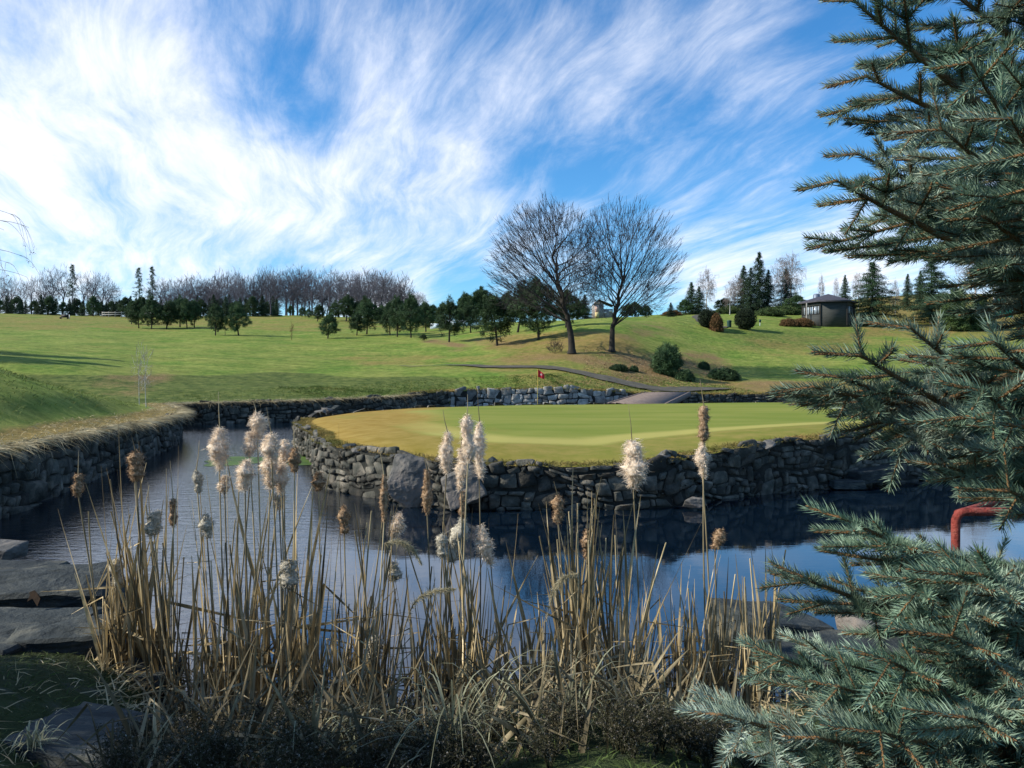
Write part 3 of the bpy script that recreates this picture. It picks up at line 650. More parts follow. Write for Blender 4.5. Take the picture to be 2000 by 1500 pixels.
def dome_targets(n, c, r, inner=.35, flatbot=-.6):
    out = []
    while len(out) < n:
        v = RNG.normal(size=3); v /= np.linalg.norm(v); 
        if v[2] < flatbot: continue
        rad = inner+(1-inner)*RNG.random()**.55
        bump = 1+.13*noise.noise(Vector(v*2.6)+Vector((c[0], n, 0)))
        out.append(np.array(c)+v*np.array(r)*rad*bump)
    return np.array(out)
def bare_parts(targets, fork, trunk_r, base_r, tw=2, twlen=.5, minr=.012, lean=(0, 0), sides=5, droop=0., power=.46, mom=.35, leader=0.):
    if leader:
        f0 = np.array(fork, float); rel = targets-f0; phi = np.arctan2(rel[:, 2]+1.0, np.hypot(rel[:, 0], rel[:, 1])); o_ = np.argsort(phi); K = 9; segs = []; prev = f0; nT = len(targets)
        top = targets.mean(0); left_ = nT
        for k, g in enumerate(np.array_split(o_, K)):
            u = k/(K-1); cur = np.array([f0[0]+(top[0]-f0[0])*.75*u+.12*math.sin(k*2.1), f0[1]+.1*math.cos(k*1.7), f0[2]+leader*u**1.1])
            if k: segs.append((prev, cur, trunk_r*((left_+len(g))/nT)**.6, trunk_r*(left_/nT)**.6))
            az = np.arctan2(targets[g, 1]-cur[1], targets[g, 0]-cur[0]); az = (az+k*1.3) % (2*math.pi); nsub = 3 if k < K-1 else 2
            for h in np.array_split(g[np.argsort(az)], nsub):
                m_ = targets[h].mean(0)-cur; m_[2] = abs(m_[2])*.6+.6
                segs += grow_segs(targets[h], cur, norm(m_), trunk_r*(len(h)/nT)**.42, power=power, mom=mom)
            left_ -= len(g); left_ = max(left_, 1); prev = cur
    else: segs = grow_segs(targets, fork, (0, 0, 1), trunk_r, power=power, mom=mom)
    P0 = np.array([s[0] for s in segs]); P1 = np.array([s[1] for s in segs]); R0 = np.maximum([s[2] for s in segs], minr); R1 = np.maximum([s[3] for s in segs], minr*.8)
    big = R0 > trunk_r*.24
    tr = MB(); cr = MB()
    fk = np.array(fork, float); nn = 8; t_ = np.linspace(0, 1, nn)[:, None]
    pts = fk*t_+np.array([lean[0], lean[1], 0])*np.sin(t_*math.pi)*.5; rad = base_r+(trunk_r-base_r)*np.clip(t_[:, 0]*1.2, 0, 1); rad[0] *= 1.35
    tube(tr, pts, rad, 9)
    seg_tubes(tr, P0[big], P1[big]+(P1-P0)[big]*.04, R0[big], R1[big], 7)
    seg_tubes(cr, P0[~big], P1[~big], R0[~big], R1[~big], 3)
    if tw:
        k = np.repeat(np.arange(len(targets)), tw); q = targets[k]
        out = norm(q-fk-np.array([0, 0, -.5])); dvec = norm(out+RNG.normal(size=q.shape)*.30+np.array([0, 0, -droop]))
        L = twlen*RNG.uniform(.5, 1.2, len(k))[:, None]; back = q-out*L*RNG.uniform(0, .8, (len(k), 1))
        seg_tubes(cr, back, back+dvec*L, np.full(len(k), minr), np.full(len(k), minr*.4), 3)
        if droop:
            e = back+dvec*L; seg_tubes(cr, e, e+np.stack([RNG.normal(size=len(k))*.1, RNG.normal(size=len(k))*.1, -L[:, 0]*droop], 1), np.full(len(k), minr*.7), np.full(len(k), minr*.3), 3)
    return tr, cr
def tree_obj(name, loc, tr, cr, mt, mc, label, cat='tree', group=None, rz=0, s=(1, 1, 1)):
    e = empty(name, loc, rz); e.scale = s; tag(e, label, cat, group)
    if tr: tr.build('trunk', mt, e, smooth=True)
    if cr: cr.build('crown', mc, e)
    return e
def copy_tree(src, loc, rz, s, label, group):
    c = src.copy(); COL.objects.link(c); c.location = loc; c.rotation_euler = (0, 0, rz); c.scale = s; c['label'] = label
    if group: c['group'] = group
    elif 'group' in c.keys(): del c['group']
    for ch in KIDS[src.name]:
        k = ch.copy(); COL.objects.link(k); k.parent = c
    return c
KIDS = {}
class Proto:
    """first use places the prototype itself, later uses copies of it"""
    def __init__(s, name, tr, cr, mt, mc, h):
        s.e = tree_obj(name, (0, 0, -50), tr, cr, mt, mc, 'x'); s.h = h; s.used = False
        KIDS[s.e.name] = [o for o in bpy.data.objects if o.parent == s.e]
    def put(s, loc, height, label, group=None, wide=1., cat='tree'):
        k = height/s.h; rz = random.uniform(0, 6.28); sc = (k*wide, k*wide, k)
        if not s.used:
            s.used = True; s.e.location = loc; s.e.rotation_euler = (0, 0, rz); s.e.scale = sc; tag(s.e, label, cat, group); return s.e
        o = copy_tree(s.e, loc, rz, sc, label, group); o['category'] = cat; return o
# the two large bare trees
p = hit(1117, 692); p.y = max(p.y, 70)
tr, cr = bare_parts(dome_targets(1900, (-2.2, 0, 8.8), (6.3, 5.4, 6.2), .38, -.80), (-.35, 0, 3.0), .27, .36, 2, .8, .015, (.2, 0), power=.52, mom=.34, leader=6.2)
tree_obj('oak_tree', p, tr, cr, M['bark'], M['twig'], 'big leafless tree with a wide dense dome crown, left of the pair on the slope')
OAK1 = p
p = hit(1195, 686)
tr, cr = bare_parts(dome_targets(1150, (1.4, 0, 8.8), (5.6, 4.8, 6.4), .38, -.85), (.05, 0, 2.4), .24, .31, 2, .8, .015, (.0, 0), power=.52, mom=.34, leader=5.2)
tree_obj('oak_tree', p, tr, cr, M['bark'], M['twig'], 'big leafless tree with an open spreading crown, right one of the pair on the slope')
# needle clump crowns
def tufts(mb, C, n, L, Wd, up=.25, rnd=None):
    C = np.asarray(C); k = np.repeat(np.arange(len(C)), n); d = norm(RNG.normal(size=(len(k), 3))+np.array([0, 0, up]))
    base = C[k]+RNG.normal(size=(len(k), 3))*L*.35; side = norm(np.cross(d, RNG.normal(size=d.shape)))
    Lk = (L*RNG.uniform(.6, 1.3, len(k)))[:, None]; V = np.stack([base-side*Wd*.5, base+side*Wd*.5, base+d*Lk], 1).reshape(-1, 3)
    rv = np.repeat(np.clip((RNG.random(len(C)) if rnd is None else rnd)[k]*.7+RNG.random(len(k))*.3, 0, 1), 3)
    mb.add(V, (np.arange(len(k))*3)[:, None]+np.array([[0, 1, 2]]), rv)
def pine_proto(seed, h=5.0, r=1.9, trunkh=.9, lump=.3, n=210, fingers=20):
    global RNG
    RNG = np.random.default_rng(seed); tr, cr = MB(), MB()
    lean = RNG.normal(0, .25, 2); tube(tr, [(0, 0, -.4), (lean[0]*.3, lean[1]*.3, trunkh), (lean[0], lean[1], h*.55), (lean[0]*.7, lean[1]*.7, h*.9)], [.13, .10, .07, .02], 6)
    C = []
    for i in range(n):
        v = RNG.normal(size=3); v /= np.linalg.norm(v); zf = (v[2]+1)/2
        rad = (.45+.55*RNG.random()**.5)*(1+lump*noise.noise(Vector(v*1.8)+Vector((seed, 0, 0))))
        prof = 1.0 if zf < .38 else 1-.78*(zf-.38)*1.35
        C.append((v[0]*r*rad*prof+lean[0], v[1]*r*rad*prof+lean[1], trunkh+(h-trunkh)*(.5+.46*v[2]*rad)))
    C = np.array(C)
    for k in range(0, n, 5):
        c = C[k]; seg_tubes(tr, [(lean[0], lean[1], max(trunkh, c[2]*.8))], [c], [.035], [.012], 4)
    tufts(cr, C, 46, h*.065, h*.0105, .35)
    for k in range(fingers):      # upright candles at the top and rim
        a = RNG.uniform(0, 6.28); q = RNG.random()**.7*r*.62; z0 = h*(.80-.25*(q/r)); c = np.array([(lean[0]+math.cos(a)*q, lean[1]+math.sin(a)*q, z0+j*.14) for j in range(int(4+5*(1-q/r)))])
        tufts(cr, c, 26, h*.035, h*.009, .8)
    return Proto('pine_tree', tr, cr, M['bark'], M['pine'], h)
def spruce_proto(seed, h=8.0, r=2.3, whorls=30, dens=1.0, name='spruce_tree', mat='spruce', z0=.25):
    global RNG
    RNG = np.random.default_rng(seed); tr, cr = MB(), MB(); tube(tr, [(0, 0, -.4), (0, 0, h*.5), (0, 0, h)], [.14, .08, .01], 6)
    Pn = []; rv = []
    for i in range(whorls):
        f = i/(whorls-1); z = z0+(h-z0-.1)*f**.93; R = r*(1-f)**.85*(1+.18*noise.noise(Vector((i*.7, seed, 0))))+.06
        nb = int((6 if f < .9 else 4)*max(dens, .6)+.5)
        for b in range(nb):
            a = RNG.uniform(0, 6.28); L = R*RNG.uniform(.7, 1.12); m = max(3, int(L/.17)); q = RNG.random()
            for j in range(m):
                u = (j+1)/m; Pn.append((math.cos(a)*L*u, math.sin(a)*L*u, z+.10*L*math.sin(u*2.5)-.22*L*u+(.08*L if u > .8 else 0))); rv.append(q)
            seg_tubes(tr, [(0, 0, z)], [Pn[-1]], [.025], [.006], 3)
    tufts(cr, np.array(Pn), int(15*dens), .24, .045, .05, np.array(rv))
    top = np.array([(0, 0, h-.1*k) for k in range(8)]); tufts(cr, top, 10, .16, .03, .6)
    return Proto(name, tr, cr, M['bark'], M[mat], h)
def shrub_proto(seed, h, r, mat, name, shape='ball', n=420, per=16, tl=.11, tw=.03, lump=.09):
    global RNG
    RNG = np.random.default_rng(seed); cr = MB(); C = []
    while len(C) < n:
        v = RNG.normal(size=3); v /= np.linalg.norm(v); k = (.80+.2*RNG.random()**.5)*(1+lump*noise.noise(Vector(v*3)+Vector((seed, 0, 0))))
        if shape == 'ball': c = (v[0]*r*k, v[1]*r*k, h/2+v[2]*h/2*k)
        elif shape == 'cone':
            f = RNG.random()**1.3; a = RNG.uniform(0, 6.28); rr_ = r*math.sin(math.pi*min(1, (1-f)*.98))**.5*(1-f*.5)*k if f > .12 else r*.9*k; c = (math.cos(a)*rr_, math.sin(a)*rr_, h*f)
        else:
            c = (v[0]*r*k*RNG.random()**.3, v[1]*r*k, abs(v[2])*h*k*(.75+.25*noise.noise(Vector((v[0]*4, v[1]*4, seed)))))
        C.append(c)
    C = np.array(C); tufts(cr, C, per, tl, tw, .2)
    tufts(cr, C*np.array([.75, .75, .82])+np.array([0, 0, h*.06]), per//2, tl*1.6, tw*2.2, 0)
    tr = MB(); 
    for q in range(5):
        a = q*1.25; seg_tubes(tr, [(0, 0, -.1)], [(math.cos(a)*r*.45, math.sin(a)*r*.45, h*.6)], [.04], [.015], 4)
    return Proto(name, tr, cr, M['bark'], M[mat], h)
def bare_proto(seed, h=12., r=2.6, n=170, mat='hazytwig', trm='hazytwig', name='bare_tree', fork=.35, minr=.023, droop=0, tw=2, rz=.36, tr_r=.17, twl=.9):
    global RNG
    RNG = np.random.default_rng(seed)
    tg = dome_targets(n, (0, 0, h*(1-rz)), (r, r, h*rz), .2, -.9)
    tr, cr = bare_parts(tg, (RNG.normal(0, .1), 0, h*fork), tr_r, tr_r*1.25, tw, twl, minr, sides=4, droop=droop, power=.5, mom=.55)
    return Proto(name, tr, cr, M[trm], M[mat], h)
def larch_proto(seed, h=13.):
    global RNG
    RNG = np.random.default_rng(seed); tr, cr = MB(), MB(); tube(tr, [(0, 0, -.4), (.1, 0, h*.5), (0, 0, h)], [.17, .10, .02], 5); Pn = []
    for i in range(24):
        f = .42+.58*i/23; z = h*f
        for b in range(3):
            a = RNG.uniform(0, 6.28); L = (1.9*(1-f)**.6+.25)*RNG.uniform(.5, 1.1); e = (math.cos(a)*L, math.sin(a)*L, z-.05*L); seg_tubes(tr, [(0, 0, z)], [e], [.04], [.015], 3)
            Pn += [(e[0]*u, e[1]*u, z+(e[2]-z)*u) for u in (.5, .75, 1.)]
    tufts(cr, np.array(Pn), 12, .35, .07, .3); return Proto('larch_tree', tr, cr, M['hazytwig'], M['pine'], h)
PX_ = lambda px, d: (px-CX)/F*d
pines = [pine_proto(100+i, 5., 1.75+.2*(i % 3), .7+.12*(i % 2), .5, 190) for i in range(6)]
roundpine = [pine_proto(120+i, 5., 2.4, .7, .6, 230, 24) for i in range(2)]
spr = [spruce_proto(200+i, 8., 2.2+.2*i, 30) for i in range(3)]
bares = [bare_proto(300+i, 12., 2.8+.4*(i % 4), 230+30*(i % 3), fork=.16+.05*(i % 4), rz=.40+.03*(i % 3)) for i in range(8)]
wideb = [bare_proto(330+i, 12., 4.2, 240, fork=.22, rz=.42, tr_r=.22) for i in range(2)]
birches = [bare_proto(350+i, 10., 1.9+.3*i, 170, 'birchtwig', 'birch', 'birch_tree', .30, .02, .9, 3, .40, .11, .8) for i in range(3)]
larches = [larch_proto(380+i) for i in range(2)]
def put(proto, px, pyb, pyt, label, group=None, wide=1., cat='tree', d0=33., pos=None):
    q = pos if pos is not None else hit(px, pyb, d0); h = (pyb-pyt)*q.y/F; q = Vector((q.x, q.y, q.z-.05)); return proto.put(q, h, label, group, wide, cat)
rnd = random.Random(3)
# named pines on the fairway, left to right (px, foot, top, width, label)
PL = [(257, 634, 588, 1.0, 'leftmost pine of the row on the upper fairway'), (272, 640, 585, 1.0, 'second pine of the row on the upper fairway'), (296, 642, 580, .9, 'tall pine in the left half of the upper fairway row'),
      (325, 642, 586, 1.15, 'broad dark pine with low branches in the middle of the fairway row'), (352, 640, 580, 1.0, 'pine just right of the middle of the fairway row'), (366, 642, 583, .9, 'bushy pine near the right end of the fairway row'), (380, 641, 588, .9, 'slanting-trunk pine ending the fairway row'),
      (421, 655, 595, .95, 'lone slim pine standing left of the oval pine on the fairway'), (467, 655, 594, 1.05, 'lone dark oval pine on a short trunk in mid fairway'),
      (640, 661, 610, 1.15, 'small bushy pine standing alone on open fairway'), (697, 655, 612, 1.2, 'low broad pine touching its taller neighbour'), (716, 653, 585, 1.1, 'tall dense pine rising behind the low broad one'),
      (762, 655, 590, .85, 'slim pine first in the row left of the small shrub'), (776, 658, 580, .8, 'narrow upright pine second in the row near the small shrub'), (803, 660, 580, .9, 'thin-crowned pine standing above the small shrub'), (832, 648, 590, 1.1, 'round pine behind the row near the small shrub'),
      (877, 669, 583, 1.0, 'pine with slanting trunk and egg-shaped crown beside the banner'), (920, 650, 590, 1.05, 'pine behind the one leaning over brown grass'), (972, 676, 578, 1.15, 'wide pine on brown grass with shadow to its right')]
for i, (px, b, t_, wd, lb) in enumerate(PL): put(pines[i % 6], px, b, t_, lb, wide=wd)
put(roundpine[0], 1053, 664, 542, 'largest dark pine in front of the left big bare tree', wide=.93)
put(roundpine[1], 1105, 640, 566, 'dark pine right behind the trunk of the left big bare tree', wide=1.0)
put(pines[2], 1010, 650, 560, 'pine between the wide pine and the largest dark pine', wide=1.1)
# trees behind on the left
gW = 'bare trees of the wood on the left skyline'
for i in range(80):
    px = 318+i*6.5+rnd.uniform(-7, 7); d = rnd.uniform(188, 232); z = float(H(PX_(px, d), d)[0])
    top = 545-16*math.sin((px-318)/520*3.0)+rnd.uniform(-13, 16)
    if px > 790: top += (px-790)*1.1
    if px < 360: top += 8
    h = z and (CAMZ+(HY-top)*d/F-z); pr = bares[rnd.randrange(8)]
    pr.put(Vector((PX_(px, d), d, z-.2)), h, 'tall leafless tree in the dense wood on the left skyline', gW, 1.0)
gL = 'bare trees beyond the fairway at far left'
for i, (px, top) in enumerate([(-20, 552), (0, 540), (22, 545), (45, 556), (62, 548), (84, 542), (104, 530), (122, 527), (165, 540), (182, 536), (200, 540), (214, 556), (-50, 545), (12, 566), (95, 560), (222, 560)]):
    d = rnd.uniform(192, 215); z = float(H(PX_(px, d), d)[0]); (wideb[i % 2] if i % 3 else bares[i % 8]).put(Vector((PX_(px, d), d, z-.2)), CAMZ+(HY-top+12)*d/F-z, 'leafless spreading tree beyond the fairway at the far left', gL, .85)
for i, (px, top, lb) in enumerate([(142, 517, 'thin tall larch rising above the bare trees at far left'), (272, 523, 'left one of two tall thin larches on the skyline'), (298, 521, 'right one of two tall thin larches on the skyline')]):
    d = 200; z = float(H(PX_(px, d), d)[0]); larches[i % 2].put(Vector((PX_(px, d), d, z-.2)), CAMZ+(HY-top)*d/F-z, lb)
z = float(H(PX_(312, 203), 203)[0]); bares[1].put(Vector((PX_(314, 203), 203, z)), CAMZ+(HY-540)*203/F-z, 'crooked leafless tree beside the two tall larches', None, 1.4)
gE = 'dark evergreens along the left wood edge'
for i in range(60):
    px = -60+i*10.2+rnd.uniform(-4, 4); d = rnd.uniform(182, 196); z = float(H(PX_(px, d), d)[0]); top = 583+rnd.uniform(-10, 8)
    (spr[i % 3] if i % 3 else pines[i % 6]).put(Vector((PX_(px, d), d, z-.2)), CAMZ+(HY-top)*d/F-z, 'dark evergreen in the band below the left wood', gE, 1.15)
gM = 'small conifers in front of the wood'
for i, (px, b, t_) in enumerate([(567, 617, 596), (590, 620, 600), (604, 622, 603), (620, 628, 594), (655, 626, 588), (676, 628, 575), (690, 628, 590), (720, 630, 580), (742, 632, 600), (752, 636, 596), (785, 636, 590), (812, 640, 592), (835, 638, 600), (200, 615, 588), (228, 618, 590), (480, 612, 590), (520, 611, 594)]):
    put(pines[i % 6], px, b, t_, 'small conifer growing in front of the left wood', gM, 1.15, d0=100)
gB = 'evergreens behind the banner on the skyline'
for i, (px, b, t_) in enumerate([(848, 640, 600), (862, 640, 596), (898, 640, 590), (913, 640, 578), (936, 645, 582), (945, 650, 577), (960, 645, 590), (985, 640, 580)]):
    q = hit(px, b, 100); (pines[i % 6]).put(Vector((PX_(px, 150), 150, float(H(PX_(px, 150), 150)[0]))), (b-t_)*150/F, 'evergreen on the skyline behind the white banner', gB, 1.1)
put(bare_proto(399, 4., .55, 26, 'rust', 'rust', 'sapling', .15, .03, 0, 1, .42, .05, .3), 570, 663, 626, 'thin bare sapling alone on the fairway')
put(bare_proto(398, 4., .5, 24, 'twig', 'twig', 'sapling', .2, .03, 0, 1, .4, .05, .3), 440, 654, 618, 'thin bare sapling between two lone pines')
# behind the hill, middle
for i, (px, t_, b, pr, wd, lb) in enumerate([(1142, 575, 618, spr[0], 1.4, 'dark fir left of the small peach house'), (1128, 588, 620, pines[1], 1.4, 'low dark pine left of the small peach house'),
      (1240, 588, 616, roundpine[0], 1.3, 'broad evergreen on the crest right of the big bare trees'), (1225, 592, 616, pines[3], 1.4, 'low evergreen just right of the right big tree trunk'), (1262, 595, 616, pines[4], 1.4, 'low evergreen at the right end of the crest clump'),
      (1310, 590, 618, spr[1], 1.4, 'small round fir at the foot of the blue sky gap')]):
    d = 125; z = float(H(PX_(px, d), d)[0]); pr.put(Vector((PX_(px, d), d, z-.3)), CAMZ+(HY-t_)*d/F-z+.2, lb, None, wd)
bares[5].put(Vector((PX_(1262, 128), 128, float(H(PX_(1262, 128), 128)[0]))), 4.2, 'thin bare tree above the crest clump of evergreens', None, .8)
# right skyline
RS = [(1350, 552, spr[0], 1.35, 'spruce left of the drooping birch right of the blue sky gap'), (1340, 585, pines[0], 1.6, 'low dark evergreen at the foot of the left birch'), (1365, 560, spr[2], 1.2, 'dark spruce just behind the drooping birch'),
      (1380, 522, birches[0], 1.1, 'pale drooping birch leftmost on the right skyline'), (1425, 545, birches[1], .9, 'thin pale birch between the left birch and the tall spruces'), (1440, 533, birches[2], .8, 'grey birch just left of the tall spruce group'),
      (1418, 582, pines[3], 2.0, 'broad low juniper-like evergreen behind the clipped balls'), (1452, 520, spr[1], 1.05, 'left spruce of the tall skyline group'), (1466, 524, spr[2], 1.0, 'second spruce of the tall skyline group'), (1482, 494, spr[0], .95, 'tallest spruce of the tall skyline group'), (1500, 528, spr[1], 1.0, 'right spruce of the tall skyline group'),
      (1525, 498, birches[1], 1.0, 'left birch of the white-trunked pair'), (1543, 490, birches[2], .95, 'right birch of the white-trunked pair'), (1535, 525, spr[2], 1.1, 'dark spruce behind the white-trunked birch pair'), (1556, 575, pines[4], 1.8, 'low evergreen left of the dark hut'),
      (1604, 535, birches[0], .5, 'thin bare birch above the left of the hut roof'), (1632, 540, birches[2], .4, 'faint slender birch above the hut roof'), (1650, 538, spr[2], .85, 'slim spruce behind the right of the hut roof'), (1676, 530, birches[1], .8, 'pale birch between the hut and the large spruce'),
      (1748, 545, birches[0], .7, 'faint birch right of the large spruce'), (1772, 536, spr[1], .9, 'slim spruce between the two large spruces'), (1797, 530, spr[0], .9, 'slim spruce just left of the second large spruce'), (1905, 470, birches[1], 1.1, 'tall pale birch behind the spruce boughs at right'), (1940, 485, birches[2], 1.1, 'second tall pale birch behind the spruce boughs at right'), (1975, 500, birches[0], 1.1, 'rightmost pale birch behind the spruce boughs'), (1860, 560, pines[2], 1.2, 'small dark pine on the skyline at right')]
for i, (px, t_, pr, wd, lb) in enumerate(RS):
    d = 150+rnd.uniform(-8, 8); z = float(H(PX_(px, d), d)[0]); pr.put(Vector((PX_(px, d), d, z-.2)), CAMZ+(HY-t_)*d/F-z+.2, lb, None, wd)
put(spr[1], 1703, 636, 512, 'large dense spruce right beside the dark hut', wide=1.75); put(spr[2], 1818, 632, 505, 'second large dense spruce right of the hut', wide=1.6)
for x, y, h, lb in [(-53, 58, 13, 'first'), (-49, 61, 11, 'second'), (-56, 66, 14, 'third')]: spr[0].put(Vector((x, y, float(H(x, y)[0]))), h, 'tall spruce outside the left edge whose long shadow crosses the fairway, %s of three' % lb, None, 1.3)
thu = shrub_proto(401, 3.5, 1.5, 'thuja', 'thuja_shrub', 'cone', 520, 16, .22, .06)
for px, b, t_, lb in [(1862, 646, 582, 'yellow-green cone shaped thuja, left of two behind the spruce boughs'), (1915, 644, 584, 'yellow-green thuja, right of two behind the spruce boughs')]: put(thu, px, b, t_, lb, wide=1.1, cat='shrub')
put(bare_proto(431, 2.2, 1.5, 150, 'twig', 'twig', 'bare_bush', .05, .012, 0, 3, .5, .03, .5), 1085, 690, 662, 'bare brownish bush between pine and big tree trunk', cat='shrub')
ball = shrub_proto(402, 3.0, 1.5, 'yew', 'clipped_shrub', 'ball', 700, 16, .13, .05)
put(ball, 1382, 640, 602, 'dark clipped ball shrub behind the rust cone', wide=1.0, cat='shrub'); put(ball, 1456, 645, 603, 'dark clipped ball shrub standing alone by the bin', wide=1.0, cat='shrub')
rc = shrub_proto(403, 2.0, .9, 'rust', 'cone_shrub', 'cone', 420, 16, .15, .05); put(rc, 1399, 646, 612, 'rust-green cone shrub in front of the clipped ball', wide=1.0, cat='shrub')
brs = shrub_proto(404, 1.4, 1.5, 'rust', 'brown_shrub', 'mound', 420, 14, .16, .05)
for px, b, t_, wd, lb in [(1540, 637, 618, 1, 'small brown shrub, left of two before the hut'), (1568, 637, 616, 1.1, 'brown shrub, right of two before the hut'), (1645, 634, 608, 1.1, 'brown shrub under the hut window'), (1312, 617, 604, 1.6, 'reddish low shrub on the crest')]: put(brs, px, b, t_, lb, wide=wd, cat='shrub')
jun = shrub_proto(405, 3.0, 1.7, 'pine', 'juniper_shrub', 'ball', 420, 20, .30, .05, .5)
put(jun, 1302, 733, 674, 'dark bushy juniper on the brown slope', wide=.82, cat='shrub'); jm = shrub_proto(415, 1.5, 1.2, 'pine', 'juniper_shrub', 'mound', 320, 18, .26, .05)
put(jm, 1338, 742, 716, 'small dark juniper at the foot of the bushy one', wide=.9, cat='shrub')
put(jm, 1413, 740, 716, 'low dark juniper right of the brown slope', wide=1.6, cat='shrub'); put(jm, 1374, 720, 703, 'tiny dark juniper on the slope top', wide=0.9, cat='shrub')
put(jm, 1208, 722, 708, 'tiny low evergreen below the right big tree', wide=1.8, cat='shrub'); put(jm, 1238, 725, 712, 'second tiny low evergreen below the right big tree', wide=0.9, cat='shrub')
put(pines[5], 829, 667, 651, 'tiny dark shrub on the grass below the pines', wide=1.3, cat='shrub')
hedge = shrub_proto(406, 1.6, 2.4, 'thuja', 'spreading_shrub', 'mound', 520, 16, .22, .06)
for px, b, t_, wd, lb in [(1500, 617, 598, 1.2, 'low spreading evergreen, left of three on the rise'), (1530, 614, 595, 1.2, 'low spreading evergreen, middle of three on the rise'), (1555, 610, 596, 1.0, 'low spreading evergreen, right of three on the rise'), (1425, 612, 594, 1.2, 'low spreading evergreen behind the clipped balls')]: put(hedge, px, b, t_, lb, wide=wd, cat='shrub')
# birch saplings on the left bank
for px, b, t_, sd_, lb in [(285, 795, 655, 410, 'white-stemmed birch sapling at the wall corner, right of two'), (272, 778, 665, 411, 'white-stemmed birch sapling behind the wall corner, left of two')]:
    pr = bare_proto(sd_, 5., .75, 60, 'birchtwig', 'birch', 'birch_sapling', .35, .006, .1, 2, .42, .022, .35)
    d = 36.5 if px > 280 else 39.5; x = PX_(px, d); z = float(H(x, d)[0]); pr.put(Vector((x, d, z-.05)), CAMZ+(HY-t_)*d/F-z, lb)
# large birch out to the left whose hanging twigs enter the picture
RNG = np.random.default_rng(77); tr, cr = MB(), MB()
bx, by = -10.6, 13.0; zb_ = float(H(bx, by)[0]); tube(tr, [(0, 0, -.3), (-.1, 0, 3), (.1, 0, 6.5)], [.14, .10, .03], 8)
mbx = cr
for (px0, py0, px1, py1, d, nt) in [(-260, 470, 58, 445, 13, 9), (-260, 430, 35, 425, 13.2, 6), (-300, 500, 55, 506, 12.6, 5), (-300, 520, 30, 520, 12.8, 5), (-300, 560, 50, 540, 13, 5), (-260, 480, 10, 450, 13.3, 5)]:
    a = np.array(at(px0, py0, d)); b_ = np.array(at(px1, py1, d)); o_ = np.array([bx, by, zb_]); m_ = a*.25+b_*.75+np.array([0, 0, .38])
    u = np.linspace(0, 1, 12)[:, None]; pts = (1-u)**2*a+2*u*(1-u)*m_+u**2*b_
    tube(cr, np.concatenate([[o_+np.array([0, 0, 3.2])], pts])-o_, np.concatenate([[.02], np.linspace(.010, .002, 12)]), 4, cap=False)
    for k in range(nt):
        q = pts[RNG.integers(4, 12)]; L = RNG.uniform(.25, .75); s_ = RNG.uniform(.1, .45)
        uu = np.linspace(0, 1, 8)[:, None]; cv = q+np.array([s_, RNG.normal()*.15, 0])*uu**.8+np.array([0, 0, -L])*uu**1.7; e2 = cv[-1]
        tube(cr, cv-o_, np.linspace(.0035, .0014, 8), 3, cap=False)
        tufts(cr, np.array([e2-o_]), 5, .035, .012, -.3)
tree_obj('birch_tree', (bx, by, zb_), tr, cr, M['birch'], M['birchtwig'], 'birch off the left edge whose thin hanging twigs cross the sky at far left')

for i, (x, y, h) in enumerate([(-8.2, 4.6, 4.9), (-8.6, 2.6, 5.3), (-8.0, .6, 5.4), (-8.4, -1.6, 5.6)]):  # unseen spruces added to throw shade on the near bank
    spr[i % 3].put(Vector((x, y, float(Hn(x, y)[0]))), h, 'added unseen spruce outside the left edge shading the near bank, %s counting back towards the photographer' % ['first', 'second', 'third', 'fourth'][i], None, 1.5)
# ------------------------------------------------------------------ buildings and small things
def boxm(mb, c, s, rz=0):
    c = np.array(c); V = np.array([[x, y, z] for x in (-.5, .5) for y in (-.5, .5) for z in (-.5, .5)])*np.array(s)
    ca, sa = math.cos(rz), math.sin(rz); V = V@np.array([[ca, sa, 0], [-sa, ca, 0], [0, 0, 1]])+c
    mb.add(V, [[0, 1, 3, 2], [4, 6, 7, 5], [0, 4, 5, 1], [2, 3, 7, 6], [0, 2, 6, 4], [1, 5, 7, 3]])
hp = hit(1617, 634); k = hp.y/F; hw = empty('garden_pavilion', hp); tag(hw, 'dark six-sided wooden pavilion with a low pointed roof by the large spruce', 'pavilion')
Rr = 48*k; wallh = 41*k; NV = 6; ro = math.radians(-98)-math.pi/NV
hexa = [(math.cos(ro+i*2*math.pi/NV)*Rr, math.sin(ro+i*2*math.pi/NV)*Rr) for i in range(NV)]
for i in range(NV):
    a, b_ = np.array(hexa[i]), np.array(hexa[(i+1) % NV]); nrm = norm((a+b_)/2); tg = norm(b_-a); L = np.linalg.norm(b_-a); mid = (a+b_)/2
    openw = nrm[1] < .2 and abs(nrm[0]) > .45; rz_ = math.atan2(tg[1], tg[0])
    mb = MB()
    if not openw: boxm(mb, (*mid, wallh/2-.3), (L-.02, .12, wallh+.6), rz_)
    else:
        boxm(mb, (*mid, wallh*.22-.3), (L-.02, .12, wallh*.44+.6), rz_); boxm(mb, (*mid, wallh*.91), (L-.02, .12, wallh*.18), rz_)
        for s_ in (-1, 1): boxm(mb, (*(mid+tg*s_*(L/2-.16)), wallh*.63), (.30, .12, wallh*.38-.004), rz_)
    mb.build('wall', M['hut'], hw)
    if openw:
        wn = MB()
        for s_ in (-.36, -.1, .14, .36): boxm(wn, (*(mid+tg*s_*L*.9+nrm*.02), wallh*.63), (.14, .10, wallh*.38-.01), rz_)
        boxm(wn, (*(mid+nrm*.03), wallh*.45), (L-.3, .14, .10), rz_)
        wo_ = wn.build('window', M['frame'], hw)
        gl = MB(); boxm(gl, (*(mid-nrm*.02), wallh*.63), (L-.62, .03, wallh*.38-.01), rz_); gl.build('pane', M['glass'], wo_)
